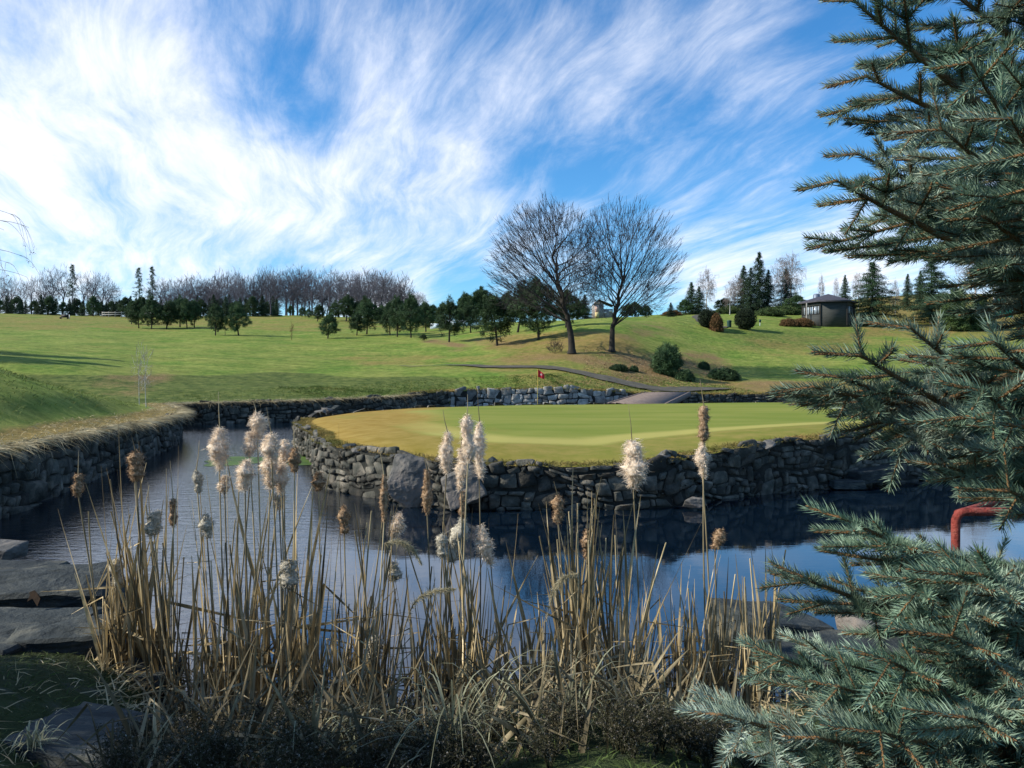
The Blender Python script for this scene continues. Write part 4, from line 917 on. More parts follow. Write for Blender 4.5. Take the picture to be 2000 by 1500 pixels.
for i in range(NV):
    mb = MB(); p_ = np.array(hexa[i])*1.012; tube(mb, [(p_[0], p_[1], -.3), (p_[0], p_[1], wallh-.01)], .10, 4); mb.build('corner_post', M['frame'], hw)
mb = MB(); Ro = Rr*1.17; zt = wallh; ap = (0, 0, 60*k); V = [(math.cos(ro+i*2*math.pi/NV)*Ro, math.sin(ro+i*2*math.pi/NV)*Ro, zt) for i in range(NV)]; V += [(x, y, z+.22) for x, y, z in V]
mb.add(V, [[i, (i+1) % NV, NV+(i+1) % NV, NV+i] for i in range(NV)]); mb.add(V[NV:]+[ap], [[i, (i+1) % NV, NV] for i in range(NV)]); mb.add(V[:NV], [list(range(NV))[::-1]])
mb.build('roof', M['hutroof'], hw)
mb = MB(); tube(mb, [(-Rr*1.0, -Rr*.35, -.3), (-Rr*1.0, -Rr*.35, wallh)], [.11, .11], 6); mb.build('post', M['fence'], hw)
ch = empty('metal_tank', hp+Vector((1.6, 9, 1.0))); tag(ch, 'grey-blue round metal tank on legs showing above the pavilion roof', 'tank')
mb = MB(); tube(mb, [(0, 0, 3.6), (0, 0, 4.6), (0, 0, 4.75)], [.55, .55, .35], 14); mb.build('drum', M['metal'], ch)
for q in range(3):
    mb = MB(); a = q*2.1; tube(mb, [(math.cos(a)*.8, math.sin(a)*.8, -1), (math.cos(a)*.45, math.sin(a)*.45, 3.7)], .05, 5); mb.build('leg', M['white'], ch)
# peach house
d = 128; x = PX_(1176, d); z = float(H(x, d)[0]); ho = empty('small_house', (x, d, z-.3)); tag(ho, 'small peach-walled house with yellow panel seen between the big bare trees', 'house')
k = d/F; mb = MB(); boxm(mb, (-9*k, 0, 14*k), (20*k, 3, 30*k)); mb.add([(-19*k, -1.5, 29*k), (1*k, -1.5, 29*k), (-9*k, -1.5, 36*k), (-19*k, 1.5, 29*k), (1*k, 1.5, 29*k), (-9*k, 1.5, 36*k)], [[0, 1, 2], [5, 4, 3]]); mb.build('wall', M['greywall'], ho)
mb = MB(); boxm(mb, (-12*k, -1.55, 20*k), (8*k, .1, 15*k)); boxm(mb, (-12*k, -1.56, 31*k), (11*k, .1, 4*k)); mb.build('facade_panel', M['peach'], ho)
mb = MB(); boxm(mb, (-12*k, -1.56, 8*k), (8*k, .12, 10*k)); mb.build('facade_panel', M['cream'], ho)
mb = MB(); boxm(mb, (9*k, .4, 9*k), (20*k, 3, 22*k)); mb.build('side_wall', M['greywall'], ho)
mb = MB(); boxm(mb, (3*k, -1.2, 13*k), (7*k, .1, 3*k)); boxm(mb, (14*k, -1.2, 16*k), (6*k, .1, 4*k)); mb.build('sign_board', M['white'], ho)
mb = MB(); V = [(-21*k, -1.8, 28.6*k), (-9*k, -1.8, 38*k), (21*k, -1.8, 26*k), (-21*k, 1.8, 28.6*k), (-9*k, 1.8, 38*k), (21*k, 1.8, 26*k)]
mb.add(V, [[0, 1, 4, 3], [1, 2, 5, 4]]); mb.build('roof', M['hutroof'], ho)
# banner
d = 140; x = PX_(905, d); z = float(H(x, d)[0]); bn_ = empty('banner', (x, d, z)); tag(bn_, 'pale blue-white banner with dark letters between two pines', 'banner')
mb = MB(); boxm(mb, (0, 0, .45), (7.5, .04, 1.25)); mb.build('cloth', M['banner'], bn_)
tx = bpy.data.curves.new('letters', 'FONT'); tx.body = 'ZACK'; tx.size = 1.25; tx.extrude = .01; tx.align_x = 'CENTER'; tx.offset = .02
tmp = bpy.data.objects.new('tmp', tx); COL.objects.link(tmp); bpy.context.view_layer.update()
me = bpy.data.meshes.new_from_object(tmp); bpy.data.objects.remove(tmp); me.materials.clear(); me.materials.append(M['bluetext'])
lo = bpy.data.objects.new('lettering', me); COL.objects.link(lo); lo.parent = bn_; lo.location = (.1, -.04, 0.02); lo.rotation_euler = (math.pi/2, 0, 0); lo.scale = (1.1, 1, 1)
d = 134; x = PX_(853, d); z = float(H(x, d)[0]); o = MB(); boxm(o, (0, 0, .4), (2.2, .04, .9)); o = o.build('banner', M['banner']); o.location = (x, d, z); tag(o, 'short white banner left of the lettered one under a pine', 'banner')
# flag
fp = Vector((PX_(1050, 44.2), 44.2, 1.12)); fl = empty('golf_flag', fp); tag(fl, 'red pennant on a thin yellow pole at the far edge of the green', 'flag')
mb = MB(); tube(mb, [(0, 0, -.02), (0, 0, 1.98)], .012, 6); mb.build('pole', M['yellow'], fl)
mb = MB(); V = []; nx_ = 7
for i in range(nx_+1):
    u = i/nx_; w_ = .05*math.sin(u*7); V += [(u*.36+.02, w_, 1.98-u*.30), (u*.36+.02, w_+.01, 1.56-u*.06-.10*u)]
mb.add(V, [[2*i, 2*i+2, 2*i+3, 2*i+1] for i in range(nx_)]); fo = mb.build('pennant', M['flagred'], fl)
mb = MB(); ring = [(.2+.05*math.cos(a), -.055, 1.68+.055*math.sin(a)) for a in np.linspace(0, 6.28, 13)[:-1]]; ri = [(.2+.022*math.cos(a), -.055, 1.68+.026*math.sin(a)) for a in np.linspace(0, 6.28, 13)[:-1]]
mb.add(ring+ri, [[i, (i+1) % 12, 12+(i+1) % 12, 12+i] for i in range(12)]); mb.build('printed_mark', M['white'], fo)
# bin + sign post
q = hit(1424, 639); b_ = empty('litter_bin', q); tag(b_, 'dark green litter bin between the cone shrub and the clipped ball', 'bin'); k = q.y/F
mb = MB(); tube(mb, [(0, 0, 0), (0, 0, 11*k)], [4*k, 4.4*k], 12); mb.build('body', M['bin'], b_); mb = MB(); tube(mb, [(0, 0, 11*k), (0, 0, 12.6*k), (0, 0, 13.4*k)], [4.7*k, 4.7*k, 3*k], 12); mb.build('lid', M['bin'], b_)
q = hit(1484, 637); b_ = empty('sign_post', q); tag(b_, 'small dark sign on a white stick right of the clipped ball', 'sign'); k = q.y/F
mb = MB(); tube(mb, [(0, 0, -.1), (0, 0, 6*k)], .04, 6); mb.build('post', M['white'], b_); mb = MB(); boxm(mb, (0, 0, 9*k), (4*k, .05, 6*k)); mb.build('board', M['bin'], b_)
# small dark cart-like bin group on the far-left fairway
q = hit(126, 623); b_ = empty('bench', q); tag(b_, 'small dark bench with two pale posts on the far-left fairway', 'bench'); k = q.y/F
mb = MB(); boxm(mb, (0, 0, 3*k), (16*k, .5, 1.2*k)); mb.build('seat', M['frame'], b_); mb = MB(); boxm(mb, (0, .3, 6*k), (15*k, .08, 4*k)); mb.build('backrest', M['frame'], b_)
for s_ in (-1, 1):
    mb = MB(); boxm(mb, (s_*7*k, 0, 1.2*k), (1*k, .5, 2.4*k)); mb.build('leg', M['frame'], b_); mb = MB(); boxm(mb, (s_*7.5*k, .5, 4*k), (1*k, .1, 9*k)); mb.build('post', M['white'], b_)
# rail fences at the wood edge
for (x0, x1, yb, lb) in [(200, 250, 621, 'pale two-rail fence left of the pine row'), (258, 330, 622, 'pale two-rail fence seen between the pine row trunks')]:
    d = 178; X0, X1 = PX_(x0, d), PX_(x1, d); z = float(H((X0+X1)/2, d)[0]); f_ = empty('rail_fence', ((X0+X1)/2, d, z)); tag(f_, lb, 'fence'); L = X1-X0
    for zz_ in (.6, 1.05): mb = MB(); boxm(mb, (0, 0, zz_), (L, .06, .16)); mb.build('rail', M['fence'], f_)
    for q in range(5): mb = MB(); boxm(mb, (-L/2+L*q/4, .1, .5), (.14, .14, 1.5)); mb.build('post', M['fence'], f_)
# teal net
q = hit(1960, 622); nt_ = empty('net_screen', q); tag(nt_, 'turquoise net screen half hidden behind the spruce boughs at right', 'screen'); k = q.y/F
mb = MB(); boxm(mb, (0, 0, 21*k), (34*k, .03, 36*k)); mb.build('net', M['teal'], nt_)
for s_ in (-1, 1): mb = MB(); tube(mb, [(s_*17.5*k, 0, -.2), (s_*17.5*k, 0, 41*k)], .06, 6); mb.build('post', M['metal'], nt_)
# red pipe rail
rp_ = at(1868, 1215, 7.9); pr_ = empty('pipe_rail', rp_); tag(pr_, 'rust-red painted pipe handrail standing on the stone behind the spruce', 'handrail')
H_ = 1.13; r_ = .042
mb = MB(); pts = [(0, 0, -.25), (0, 0, H_-.14)]+[(.10*(1-math.cos(a)), .0, H_-.14+.10*math.sin(a)) for a in np.linspace(.2, 1.57, 6)]+[(.3, 0, H_-.04), (.55, 0.02, H_-.04)]
tube(mb, pts, r_, 14); mb.build('post', M['red'], pr_, smooth=True)
mb = MB(); tube(mb, [(.03, .03, H_-.06), (.5, .3, H_-.01), (1.0, .5, H_), (1.7, .8, H_)], r_*.8, 12); mb.build('rail', M['red'], pr_, smooth=True)
mb = MB(); tube(mb, [(1.7, .8, -.4), (1.7, .8, H_)], r_*.8, 12); mb.build('post', M['red'], pr_, smooth=True)
mb = MB(); tube(mb, [(0, 0, .02), (0, 0, .05)], [.1, .09], 16); mb.build('base_plate', M['red'], pr_)
# algae patch on the water
RNG = np.random.default_rng(5); mb = MB(); c = np.array([PX_(520, 26), 25.6]); V = [(c[0], c[1], .006)]
for a in np.linspace(0, 2*np.pi, 61)[:-1]:
    r2 = .8+.8*noise.noise(Vector((math.cos(a)*1.5, math.sin(a)*1.5, 4))); V.append((c[0]+math.cos(a)*2.5*r2, c[1]+math.sin(a)*2.3*r2, .006))
mb.add(V, [[0, i, i % 60+1] for i in range(1, 61)]); o = mb.build('algae', M['algae']); tag(o, 'green algae film floating on the water left of the stone wall', 'algae', kind='stuff')

# ------------------------------------------------------------------ grass as real blades (stuff)
def grass_patch(name, P, L, Wd, m, label, flat=.0, bendamp=.5, dirb=(0, 0, 0)):
    n = len(P); d = norm(RNG.normal(size=(n, 3))*np.array([1, 1, .3])*(.45+flat)+np.array([0, 0, 1])+np.array(dirb)); L = L*RNG.uniform(.5, 1.3, n)
    bend = np.stack([d[:, 0], d[:, 1], -np.abs(RNG.normal(size=n))*.6-.1], 1)*(L*bendamp)[:, None]
    mb = MB(); ribbons(mb, P-np.array([0, 0, .02]), d, L, Wd, bend, np.clip(RNG.random(n)*.6+.4*np.array([noise.noise(Vector(p*.7)) for p in P])+.2, 0, 1))
    o = mb.build(name, M[m]); tag(o, label, 'grass', kind='stuff'); return o
RNG = np.random.default_rng(9)
def along(path, n, off0, off1, s0=0, s1=None, sgn=1):
    s1 = len(path)-1 if s1 is None else s1; u = RNG.uniform(s0, s1, n); i = np.floor(u).astype(int).clip(0, len(path)-2); f = (u-i)[:, None]; p = path[i]*(1-f)+path[i+1]*f
    tg = norm(path[i+1, :2]-path[i, :2]); N = np.stack([-tg[:, 1], tg[:, 0]], 1)*sgn; o = RNG.uniform(off0, off1, n)[:, None]; return p[:, :2]+N*o, p[:, 2]
# straw on the left bank
q, z = along(edge, 15000, -.12, 1.15, 15, 225, 1); P = np.stack([q[:, 0], q[:, 1], H(q[:, 0], q[:, 1])], 1)
grass_patch('dry_grass', P[::3], .17, .012, 'straw', 'matted straw-coloured grass overhanging the left stone bank', .9, .7, (.5, -.1, -.2))
q, z = along(edge, 14000, -.22, .12, 15, 225, 1); P = np.stack([q[:, 0], q[:, 1], z], 1)
grass_patch('dry_grass', P[::2], .30, .012, 'straw', 'straw grass hanging down the left stone wall', .5, 1.1, (.9, 0, -.6))
q, z = along(edge, 16000, 1.6, 9, 15, 235, 1); P = np.stack([q[:, 0], q[:, 1], H(q[:, 0], q[:, 1])], 1)
grass_patch('grass', P, .16, .018, 'blade', 'short green grass on the left mound', .4, .5)
q, z = along(edge, 14000, -.15, 1.2, 225, 480, 1); P = np.stack([q[:, 0], q[:, 1], H(q[:, 0], q[:, 1])], 1)
grass_patch('grass', P, .26, .03, 'fringeblade', 'rough grass lining the top of the far stone wall', .6, .6)
q, z = along(edge, 16000, .8, 10, 200, 330, 1); P = np.stack([q[:, 0], q[:, 1], H(q[:, 0], q[:, 1])], 1)
grass_patch('grass', P, .22, .035, 'blade', 'tussocky rough grass on the slope above the far wall', .6, .6)
q, z = along(isl, 15000, -.10, .55, 0, 215, 1); P = np.stack([q[:, 0], q[:, 1], z-.02], 1)
grass_patch('grass', P, .13, .014, 'fringeblade', 'golden fringe grass along the rim of the putting green', .5, .5)
# leaf litter on the brown slope
P = []
while len(P) < 11000:
    px, d = rnd.uniform(1140, 1430), rnd.uniform(61, 84); P.append((PX_(px, d), d))
P = np.array(P); z = H(P[:, 0], P[:, 1]); py_ = HY+F*(CAMZ-z)/P[:, 1]; px_ = CX+F*P[:, 0]/P[:, 1]
kk = (py_ < 755) & (py_ > 682+.1*(px_-1200)) & (RNG.random(len(P)) < .8); P = np.stack([P[:, 0], P[:, 1], z], 1)[kk]
grass_patch('leaf_litter', P, .12, .06, 'leaflitter', 'brown leaf litter on the slope under the right big tree', .9, .4)
# near bank: moss / short grass at bottom left
xs = RNG.uniform(-4.2, 3.5, 16000); ys = RNG.uniform(2.6, 7.2, 16000); kk = ys < shore(xs)-.05; xs, ys = xs[kk], ys[kk]
P = np.stack([xs, ys, Hn(xs, ys)], 1); grass_patch('grass', P, .075, .007, 'moss', 'short mossy grass on the near bank', .5, .5)
xs = RNG.uniform(-3.6, 2.6, 2600); ys = shore(xs)-RNG.uniform(-.2, 1.0, 2600)
P = np.stack([xs, ys, np.maximum(Hn(xs, ys), 0)], 1); grass_patch('dry_grass', P, .22, .012, 'straw', 'broken straw lying at the foot of the reeds', 1.8, .4)

xs = RNG.uniform(-3.6, -1.2, 900); ys = RNG.uniform(3.2, 6.6, 900)
P = np.stack([xs, ys, Hn(xs, ys)+.01], 1); grass_patch('dry_grass', P, .14, .007, 'straw', 'scattered straw bits on the mossy bank at the bottom left', 2.2, .3)
# ------------------------------------------------------------------ reeds and cattails
ORD = ['first', 'second', 'third', 'fourth', 'fifth', 'sixth', 'seventh', 'eighth', 'ninth', 'tenth', 'eleventh', 'twelfth', 'thirteenth', 'fourteenth', 'fifteenth', 'sixteenth', 'seventeenth', 'eighteenth', 'nineteenth', 'twentieth',
       'twenty-first', 'twenty-second', 'twenty-third', 'twenty-fourth', 'twenty-fifth', 'twenty-sixth', 'twenty-seventh', 'twenty-eighth', 'twenty-ninth', 'thirtieth', 'thirty-first', 'thirty-second', 'thirty-third', 'thirty-fourth', 'thirty-fifth', 'thirty-sixth', 'thirty-seventh', 'thirty-eighth', 'thirty-ninth', 'fortieth', 'forty-first', 'forty-second', 'forty-third', 'forty-fourth', 'forty-fifth']
RNG = np.random.default_rng(21); rnd = random.Random(21)
def leaf_mesh(base, dir_, L, wd, bend, kink=None, seg=9):
    """dry cattail blade: folded ribbon along a bent axis, optional sharp kink"""
    pts = []; p = np.array(base, float); d = norm(np.array(dir_, float)); st = L/seg
    for i in range(seg+1):
        pts.append(p.copy()); u = i/seg
        if kink and abs(u-kink[0]) < .5/seg: d = norm(np.array(kink[1], float))
        d = norm(d+np.array(bend)*st*(.4+u)); p = p+d*st
    pts = np.array(pts); T = norm(np.gradient(pts, axis=0)); a0 = rnd.uniform(0, 6.28); ref = np.array([math.cos(a0), math.sin(a0), .1]); tw = rnd.uniform(-1.5, 1.5)
    V = []
    for i in range(seg+1):
        u = i/seg; wv_ = wd*(1.0 if u < .55 else 1-(u-.55)/.45*.88)*.5; s_ = norm(np.cross(T[i], ref)); n_ = np.cross(s_, T[i]); c_, sn = math.cos(tw*u), math.sin(tw*u); s2 = s_*c_+n_*sn; n2 = n_*c_-s_*sn
        V += [pts[i]-s2*wv_, pts[i]+n2*wv_*.35, pts[i]+s2*wv_]
    Fc = [[3*i+k, 3*i+k+1, 3*i+4+k, 3*i+3+k] for i in range(seg) for k in (0, 1)]
    mb = MB(); mb.add(V, Fc, rnd.random()); return mb
def head_mesh(P, rad, kind):
    """seed head along P: lumpy core plus radial down"""
    mb = MB(); n = len(P); S = 12; T = norm(np.gradient(P, axis=0)); a, b = perp(T); V = []
    sdd = rnd.uniform(0, 100)
    for i in range(n):
        u = i/(n-1); env = math.sin(math.pi*min(max(u, .02), .98))**(.45 if kind == 'fluff' else .3)*(1+.25*math.sin(u*9+sdd))
        for k in range(S):
            th = 2*math.pi*k/S; lump = 1+(.6 if kind == 'fluff' else .5)*noise.noise(Vector((math.cos(th)*1.3+sdd, math.sin(th)*1.3, u*5.5)))+.5*noise.noise(Vector((math.cos(th)*4+sdd, math.sin(th)*4, u*17)))
            V.append(P[i]+(math.cos(th)*a[i]+math.sin(th)*b[i])*rad*env*lump*(.8 if kind == 'fluff' else 1))
    mb.add(V, [[i*S+k, i*S+(k+1) % S, (i+1)*S+(k+1) % S, (i+1)*S+k] for i in range(n-1) for k in range(S)], .5)
    V = np.array(V); m = 1700 if kind == 'fluff' else 1100; k = RNG.integers(0, len(V), m); root = V[k]; cen = P[k//S]; out = norm(root-cen+1e-6)
    d = norm(out+RNG.normal(size=(m, 3))*.55+np.array([0, 0, -.25])+T[k//S]*RNG.normal(size=(m, 1))*.4)
    root = root+RNG.normal(size=(m, 3))*rad*.14; L = (rad*(.62 if kind == 'fluff' else .5))*RNG.uniform(.4, 1.3, m)
    ribbons(mb, root-out*rad*.1, d, L, .0032, RNG.normal(size=(m, 3))*rad*.12, RNG.random(m)); return mb
def stem_curve(b, t_, n=14, bow=.05):
    u = np.linspace(0, 1, n)[:, None]; side = np.array([rnd.uniform(-1, 1), rnd.uniform(-1, 1), 0])*bow; return b*(1-u)+t_*u+side*np.sin(u*math.pi)
# (head x, top, bottom, kind, radius px, base x, spike top y or 0)
HEADS = [(428, 838, 915, 'fluff', 17, 452, 765), (503, 808, 856, 'fluff', 13, 520, 785), (487, 846, 890, 'fluff', 11, 505, 0), (478, 900, 956, 'fluff', 14, 500, 0), (530, 850, 900, 'fluff', 15, 548, 795), (554, 862, 908, 'fluff', 12, 566, 0),
 (527, 895, 952, 'fluff', 14, 535, 0), (549, 908, 960, 'fluff', 12, 552, 0), (545, 960, 994, 'fluff', 10, 546, 0), (575, 875, 922, 'brown', 9, 560, 830), (622, 923, 958, 'brown', 9, 610, 0), (265, 884, 936, 'brown', 12, 300, 850), (152, 926, 968, 'brown', 8, 205, 880),
 (300, 1000, 1046, 'grey', 12, 320, 0), (337, 975, 1028, 'brown', 6, 335, 900), (385, 920, 962, 'grey', 7, 400, 860), (403, 1005, 1050, 'grey', 9, 420, 0), (438, 930, 962, 'fluff', 9, 455, 0), (228, 1093, 1148, 'grey', 10, 262, 0), (562, 1095, 1150, 'grey', 14, 575, 0), (262, 925, 940, 'brown', 6, 300, 0),
 (872, 845, 922, 'fluff', 12, 862, 800), (914, 813, 900, 'fluff', 13, 905, 770), (936, 826, 932, 'fluff', 12, 930, 760), (901, 878, 955, 'fluff', 11, 898, 820), (772, 1005, 1048, 'fluff', 12, 740, 0), (834, 918, 1004, 'brown', 8, 850, 885), (750, 928, 1018, 'brown', 7, 718, 870), (904, 960, 1012, 'brown', 6, 900, 0), (672, 990, 1042, 'brown', 9, 690, 0),
 (1090, 970, 1020, 'brown', 9, 1105, 940), (1148, 1036, 1092, 'brown', 10, 1150, 1000), (1237, 862, 948, 'fluff', 21, 1255, 792), (1375, 793, 862, 'brown', 9, 1392, 740), (1373, 865, 932, 'fluff', 10, 1390, 0), (1402, 1034, 1072, 'brown', 9, 1388, 0), (864, 1045, 1088, 'grey', 9, 880, 0), (767, 1100, 1136, 'grey', 11, 800, 0), (890, 1010, 1098, 'grey', 13, 862, 0),
 (950, 1030, 1102, 'fluff', 14, 985, 0), (732, 1246, 1292, 'grey', 12, 745, 0), (1238, 1305, 1342, 'grey', 11, 1245, 0)]
HEADS.sort(key=lambda h: h[0])
KD = {'fluff': 'fluffy pale', 'brown': 'ragged brown', 'grey': 'weathered grey'}
for i, (px, t0, t1, kind, rp, bx_, spike) in enumerate(HEADS):
    d = 6.75+rnd.uniform(-.35, .4); bz = 0.; db = d+rnd.uniform(-.1, .1)
    lean = 0
    if px == 950: lean = -28
    if px == 772: lean = 22
    if px == 1402: lean = 16
    if px == 890: lean = 26
    B = np.array([PX_(bx_, db), db, float(Hn(PX_(bx_, db), db)[0])-.08]); Hb = np.array(at(px+ -lean*.3, t1, d)); Ht = np.array(at(px+lean*.5, t0, d))
    root = empty('cattail', B); tag(root, '%s cattail seed head on a dry stalk, %s cattail head from the left' % (KD[kind], ORD[i]), 'cattail')
    cur = stem_curve(B, Hb, 12, .03); Hc = (Hb*(1-np.linspace(0, 1, 24)[:, None])+Ht*np.linspace(0, 1, 24)[:, None])
    if kind != 'brown': Hc[:, 0] += .012*np.sin(np.linspace(0, 5, 24)+i)
    full = np.concatenate([cur, Hc[1:]]); rr_ = np.concatenate([np.linspace(.0085, .0055, 12), np.full(23, .005)])
    if spike: 
        sp = np.array(at(px-rnd.uniform(-4, 10), spike, d)); full = np.concatenate([full, [Ht*.5+sp*.5, sp]]); rr_ = np.concatenate([rr_, [.003, .0016]])
    mb = MB(); tube(mb, full-B, rr_, 6, rnd.random()); mb.build('stem', M['stem'], root, smooth=True)
    head_mesh(Hc-B, rp*d/F*1.05, 'fluff' if kind == 'fluff' else 'b').build('seed_head', M[{'fluff': 'fluff', 'brown': 'brownhead', 'grey': 'greyhead'}[kind]], root)
    for q in range(rnd.choice([2, 3, 3, 4])):
        L = rnd.uniform(.5, 1.45); dr = np.array([rnd.uniform(-.22, .22), rnd.uniform(-.2, .2), 1]); kk = (rnd.uniform(.4, .8), (rnd.uniform(-1, 1), rnd.uniform(-.6, .6), rnd.uniform(-.8, .3))) if rnd.random() < .35 else None
        leaf_mesh((rnd.uniform(-.03, .03), rnd.uniform(-.03, .03), 0), dr, L, rnd.uniform(.016, .036), (rnd.uniform(-.12, .12), rnd.uniform(-.12, .12), 0), kk).build('leaf', M['leaf'], root)
# headless reed plants: (x0, x1, top y min, top y max, count, leaf width, label)
CL = [(190, 340, 900, 1130, 22, .036, 'dry headless reed plant in the leftmost clump by the rocks'), (360, 470, 930, 1200, 16, .032, 'dry headless reed plant left of the fluffy head cluster'), (470, 610, 890, 1150, 24, .036, 'dry headless reed plant beneath the fluffy head cluster'),
      (610, 760, 960, 1200, 22, .028, 'dry headless reed plant in front of the pale boulder in the wall'), (800, 960, 1000, 1220, 26, .028, 'dry headless reed plant in the centre clump'), (960, 1090, 1120, 1300, 9, .026, 'low dry reed plant in the gap right of the centre clump'),
      (1100, 1225, 905, 1150, 26, .026, 'tall bare reed plant in the clump before the tree reflection'), (1230, 1370, 1050, 1280, 24, .028, 'dry headless reed plant near the large single fluffy head'), (1350, 1510, 1080, 1300, 34, .032, 'broken dry reed plant beside the boulder at right')]
for (x0, x1, t0, t1, n, wd, lb) in CL:
    for k in range(int(n*1.45)):
        bx_ = rnd.uniform(x0, x1); d = rnd.uniform(6.3, 7.3) if x0 > 300 else rnd.uniform(6.7, 7.3); top = t0+(t1-t0)*rnd.random()**1.1 if k < n else rnd.uniform(t1, 1290); B = np.array([PX_(bx_, d), d, float(Hn(PX_(bx_, d), d)[0])-.06]); B[2] = max(B[2], -.25)
        root = empty('reed_plant', B); tag(root, lb, 'reed', 'reeds: '+lb)
        Hh = CAMZ+(HY-top)*d/F-B[2]
        ln = rnd.gauss(0, .11)
        for q in range(rnd.choice([3, 4, 5, 5])):
            L = Hh*(1.02 if q == 0 else rnd.uniform(.35, .95)); a_ = ln+rnd.gauss(0, .10); dr = np.array([a_, rnd.gauss(0, .13), 1])
            kk = None
            if q and rnd.random() < .55: kk = (rnd.uniform(.35, .85), (rnd.choice([-1, 1])*rnd.uniform(.4, 1), rnd.uniform(-.6, .6), rnd.uniform(-1.1, .25)))
            leaf_mesh((rnd.uniform(-.05, .05), rnd.uniform(-.05, .05), 0), dr, L, wd*rnd.uniform(.5, 1.15), (rnd.uniform(-.10, .10), rnd.uniform(-.08, .08), 0), kk).build('leaf', M['leaf'], root)
        if rnd.random() < .6:
            mb = MB(); tp = np.array([Hh*(ln+rnd.gauss(0, .05)), rnd.gauss(0, .1), Hh*rnd.uniform(.7, 1.05)]); tube(mb, stem_curve(np.zeros(3), tp, 8, .03), np.linspace(.009, .006, 8), 5, rnd.random()); mb.build('stem', M['stem'], root)
for k in range(140):
    bx_ = rnd.uniform(230, 1500); d = rnd.uniform(3.7, 6.4); x = PX_(bx_, d); B = np.array([x, d, float(Hn(x, d)[0])-.03])
    root = empty('broken_reed', B); zn_ = 'at the left' if bx_ < 560 else ('left of centre' if bx_ < 860 else ('right of centre' if bx_ < 1180 else 'at the right')); tag(root, 'broken dry reed low in front, '+zn_, 'reed', 'broken reeds in front '+zn_)
    for q in range(rnd.choice([4, 5, 6])):
        L = rnd.uniform(.25, .8); dr = np.array([rnd.gauss(0, .55), rnd.gauss(0, .4), 1]); kk = (rnd.uniform(.3, .8), (rnd.choice([-1, 1])*rnd.uniform(.4, 1), rnd.uniform(-.6, .6), rnd.uniform(-1.0, .1))) if rnd.random() < .6 else None
        leaf_mesh((rnd.uniform(-.12, .12), rnd.uniform(-.1, .1), 0), dr, L, rnd.uniform(.010, .028), (rnd.uniform(-.3, .3), rnd.uniform(-.2, .2), -.2), kk).build('leaf', M['darkleaf'], root)
for px, t_, lean in [(1480, 1060, -26), (1496, 1072, 2), (1507, 1056, -2)]:
    d = 6.9; B = np.array([PX_(px+26 if lean < 0 else px+4, d), d, -.05]); T_ = np.array(at(px-14 if lean < -10 else px, t_, d)); root = empty('reed_stub', B); tag(root, 'thick dark cut reed stalk, %s of three beside the boulder' % {1480: 'left and leaning', 1496: 'middle and shortest', 1507: 'right and tallest'}[px], 'reed')
    leaf_mesh((0, 0, 0), T_-B, np.linalg.norm(T_-B), .036, (0, 0, 0)).build('stem', M['stem'], root)
# single spear left of cluster and broken spear
for bx_, px, t_, lb in [(262, 219, 800, 'long pointed reed blade leaning left above the rocks'), (672, 652, 828, 'long pointed reed blade leaning left before the boulder'), (300, 262, 862, 'dark reed spike beside the brown head at left'), (345, 340, 870, 'thin reed spike rising over the channel'), (1000, 950, 1110, 'dark leaning reed right of the centre clump'), (1060, 985, 1060, 'thick dark stalk leaning left over the blue water'), (560, 640, 905, 'reed blade leaning right past the pale boulder'), (230, 190, 912, 'broad brown blade at the left of the clump'), (310, 200, 915, 'broad brown blade leaning far left')]:
    d = 6.8; B = np.array([PX_(bx_, d), d, -.03]); T_ = np.array(at(px, t_, d)); root = empty('reed_stalk', B); tag(root, lb, 'reed'); leaf_mesh((0, 0, 0), T_-B, np.linalg.norm(T_-B), .034, (0.02, 0, 0)).build('leaf', M['leaf'], root)
# feathery plumes
for (bx_, pts_px, lb) in [(760, [(790, 1225), (805, 1185), (835, 1160), (888, 1150)], 'arching feathery reed plume in front of the centre clump'), (1100, [(1130, 1120), (1095, 1135), (1078, 1165), (1068, 1210)], 'drooping grey feathery plume right of the blue water gap'), (1080, [(1060, 1370), (1066, 1330), (1074, 1300), (1082, 1270)], 'upright feathery plume low in the picture'), (720, [(752, 1062), (780, 1058), (805, 1072), (822, 1100)], 'hanging feathery plume below the wall boulder'), (900, [(888, 1345), (896, 1320), (912, 1300), (918, 1270)], 'short feathery plume low in the centre')]:
    d = 6.2; B = np.array([PX_(bx_, d), d, 0.]); cp = np.array([np.array(at(px, py, d)) for px, py in pts_px]); root = empty('plume_reed', B); tag(root, lb, 'reed')
    ax = catmull(cp, 24) if len(set([round(c[0], 3) for c in cp])) > 1 else cp
    mb = MB(); tube(mb, np.concatenate([stem_curve(B, ax[0], 8, .05)[:-1], ax])-B, np.linspace(.006, .002, 31), 5); mb.build('stem', M['stem'], root)
    m = 900; k = RNG.integers(0, 24, m); T = norm(np.gradient(ax, axis=0)); env = np.sin(np.pi*(k/23*.9+.08))**.6; dd = norm(T[k]*1.2+RNG.normal(size=(m, 3))*.6+np.array([0, 0, -.3])); mb = MB()
    ribbons(mb, ax[k]-B, dd, .07*env*RNG.uniform(.5, 1.2, m), .003, RNG.normal(size=(m, 3))*.008+np.array([0, 0, -.012]), RNG.random(m)); mb.build('plume', M['plume'], root)
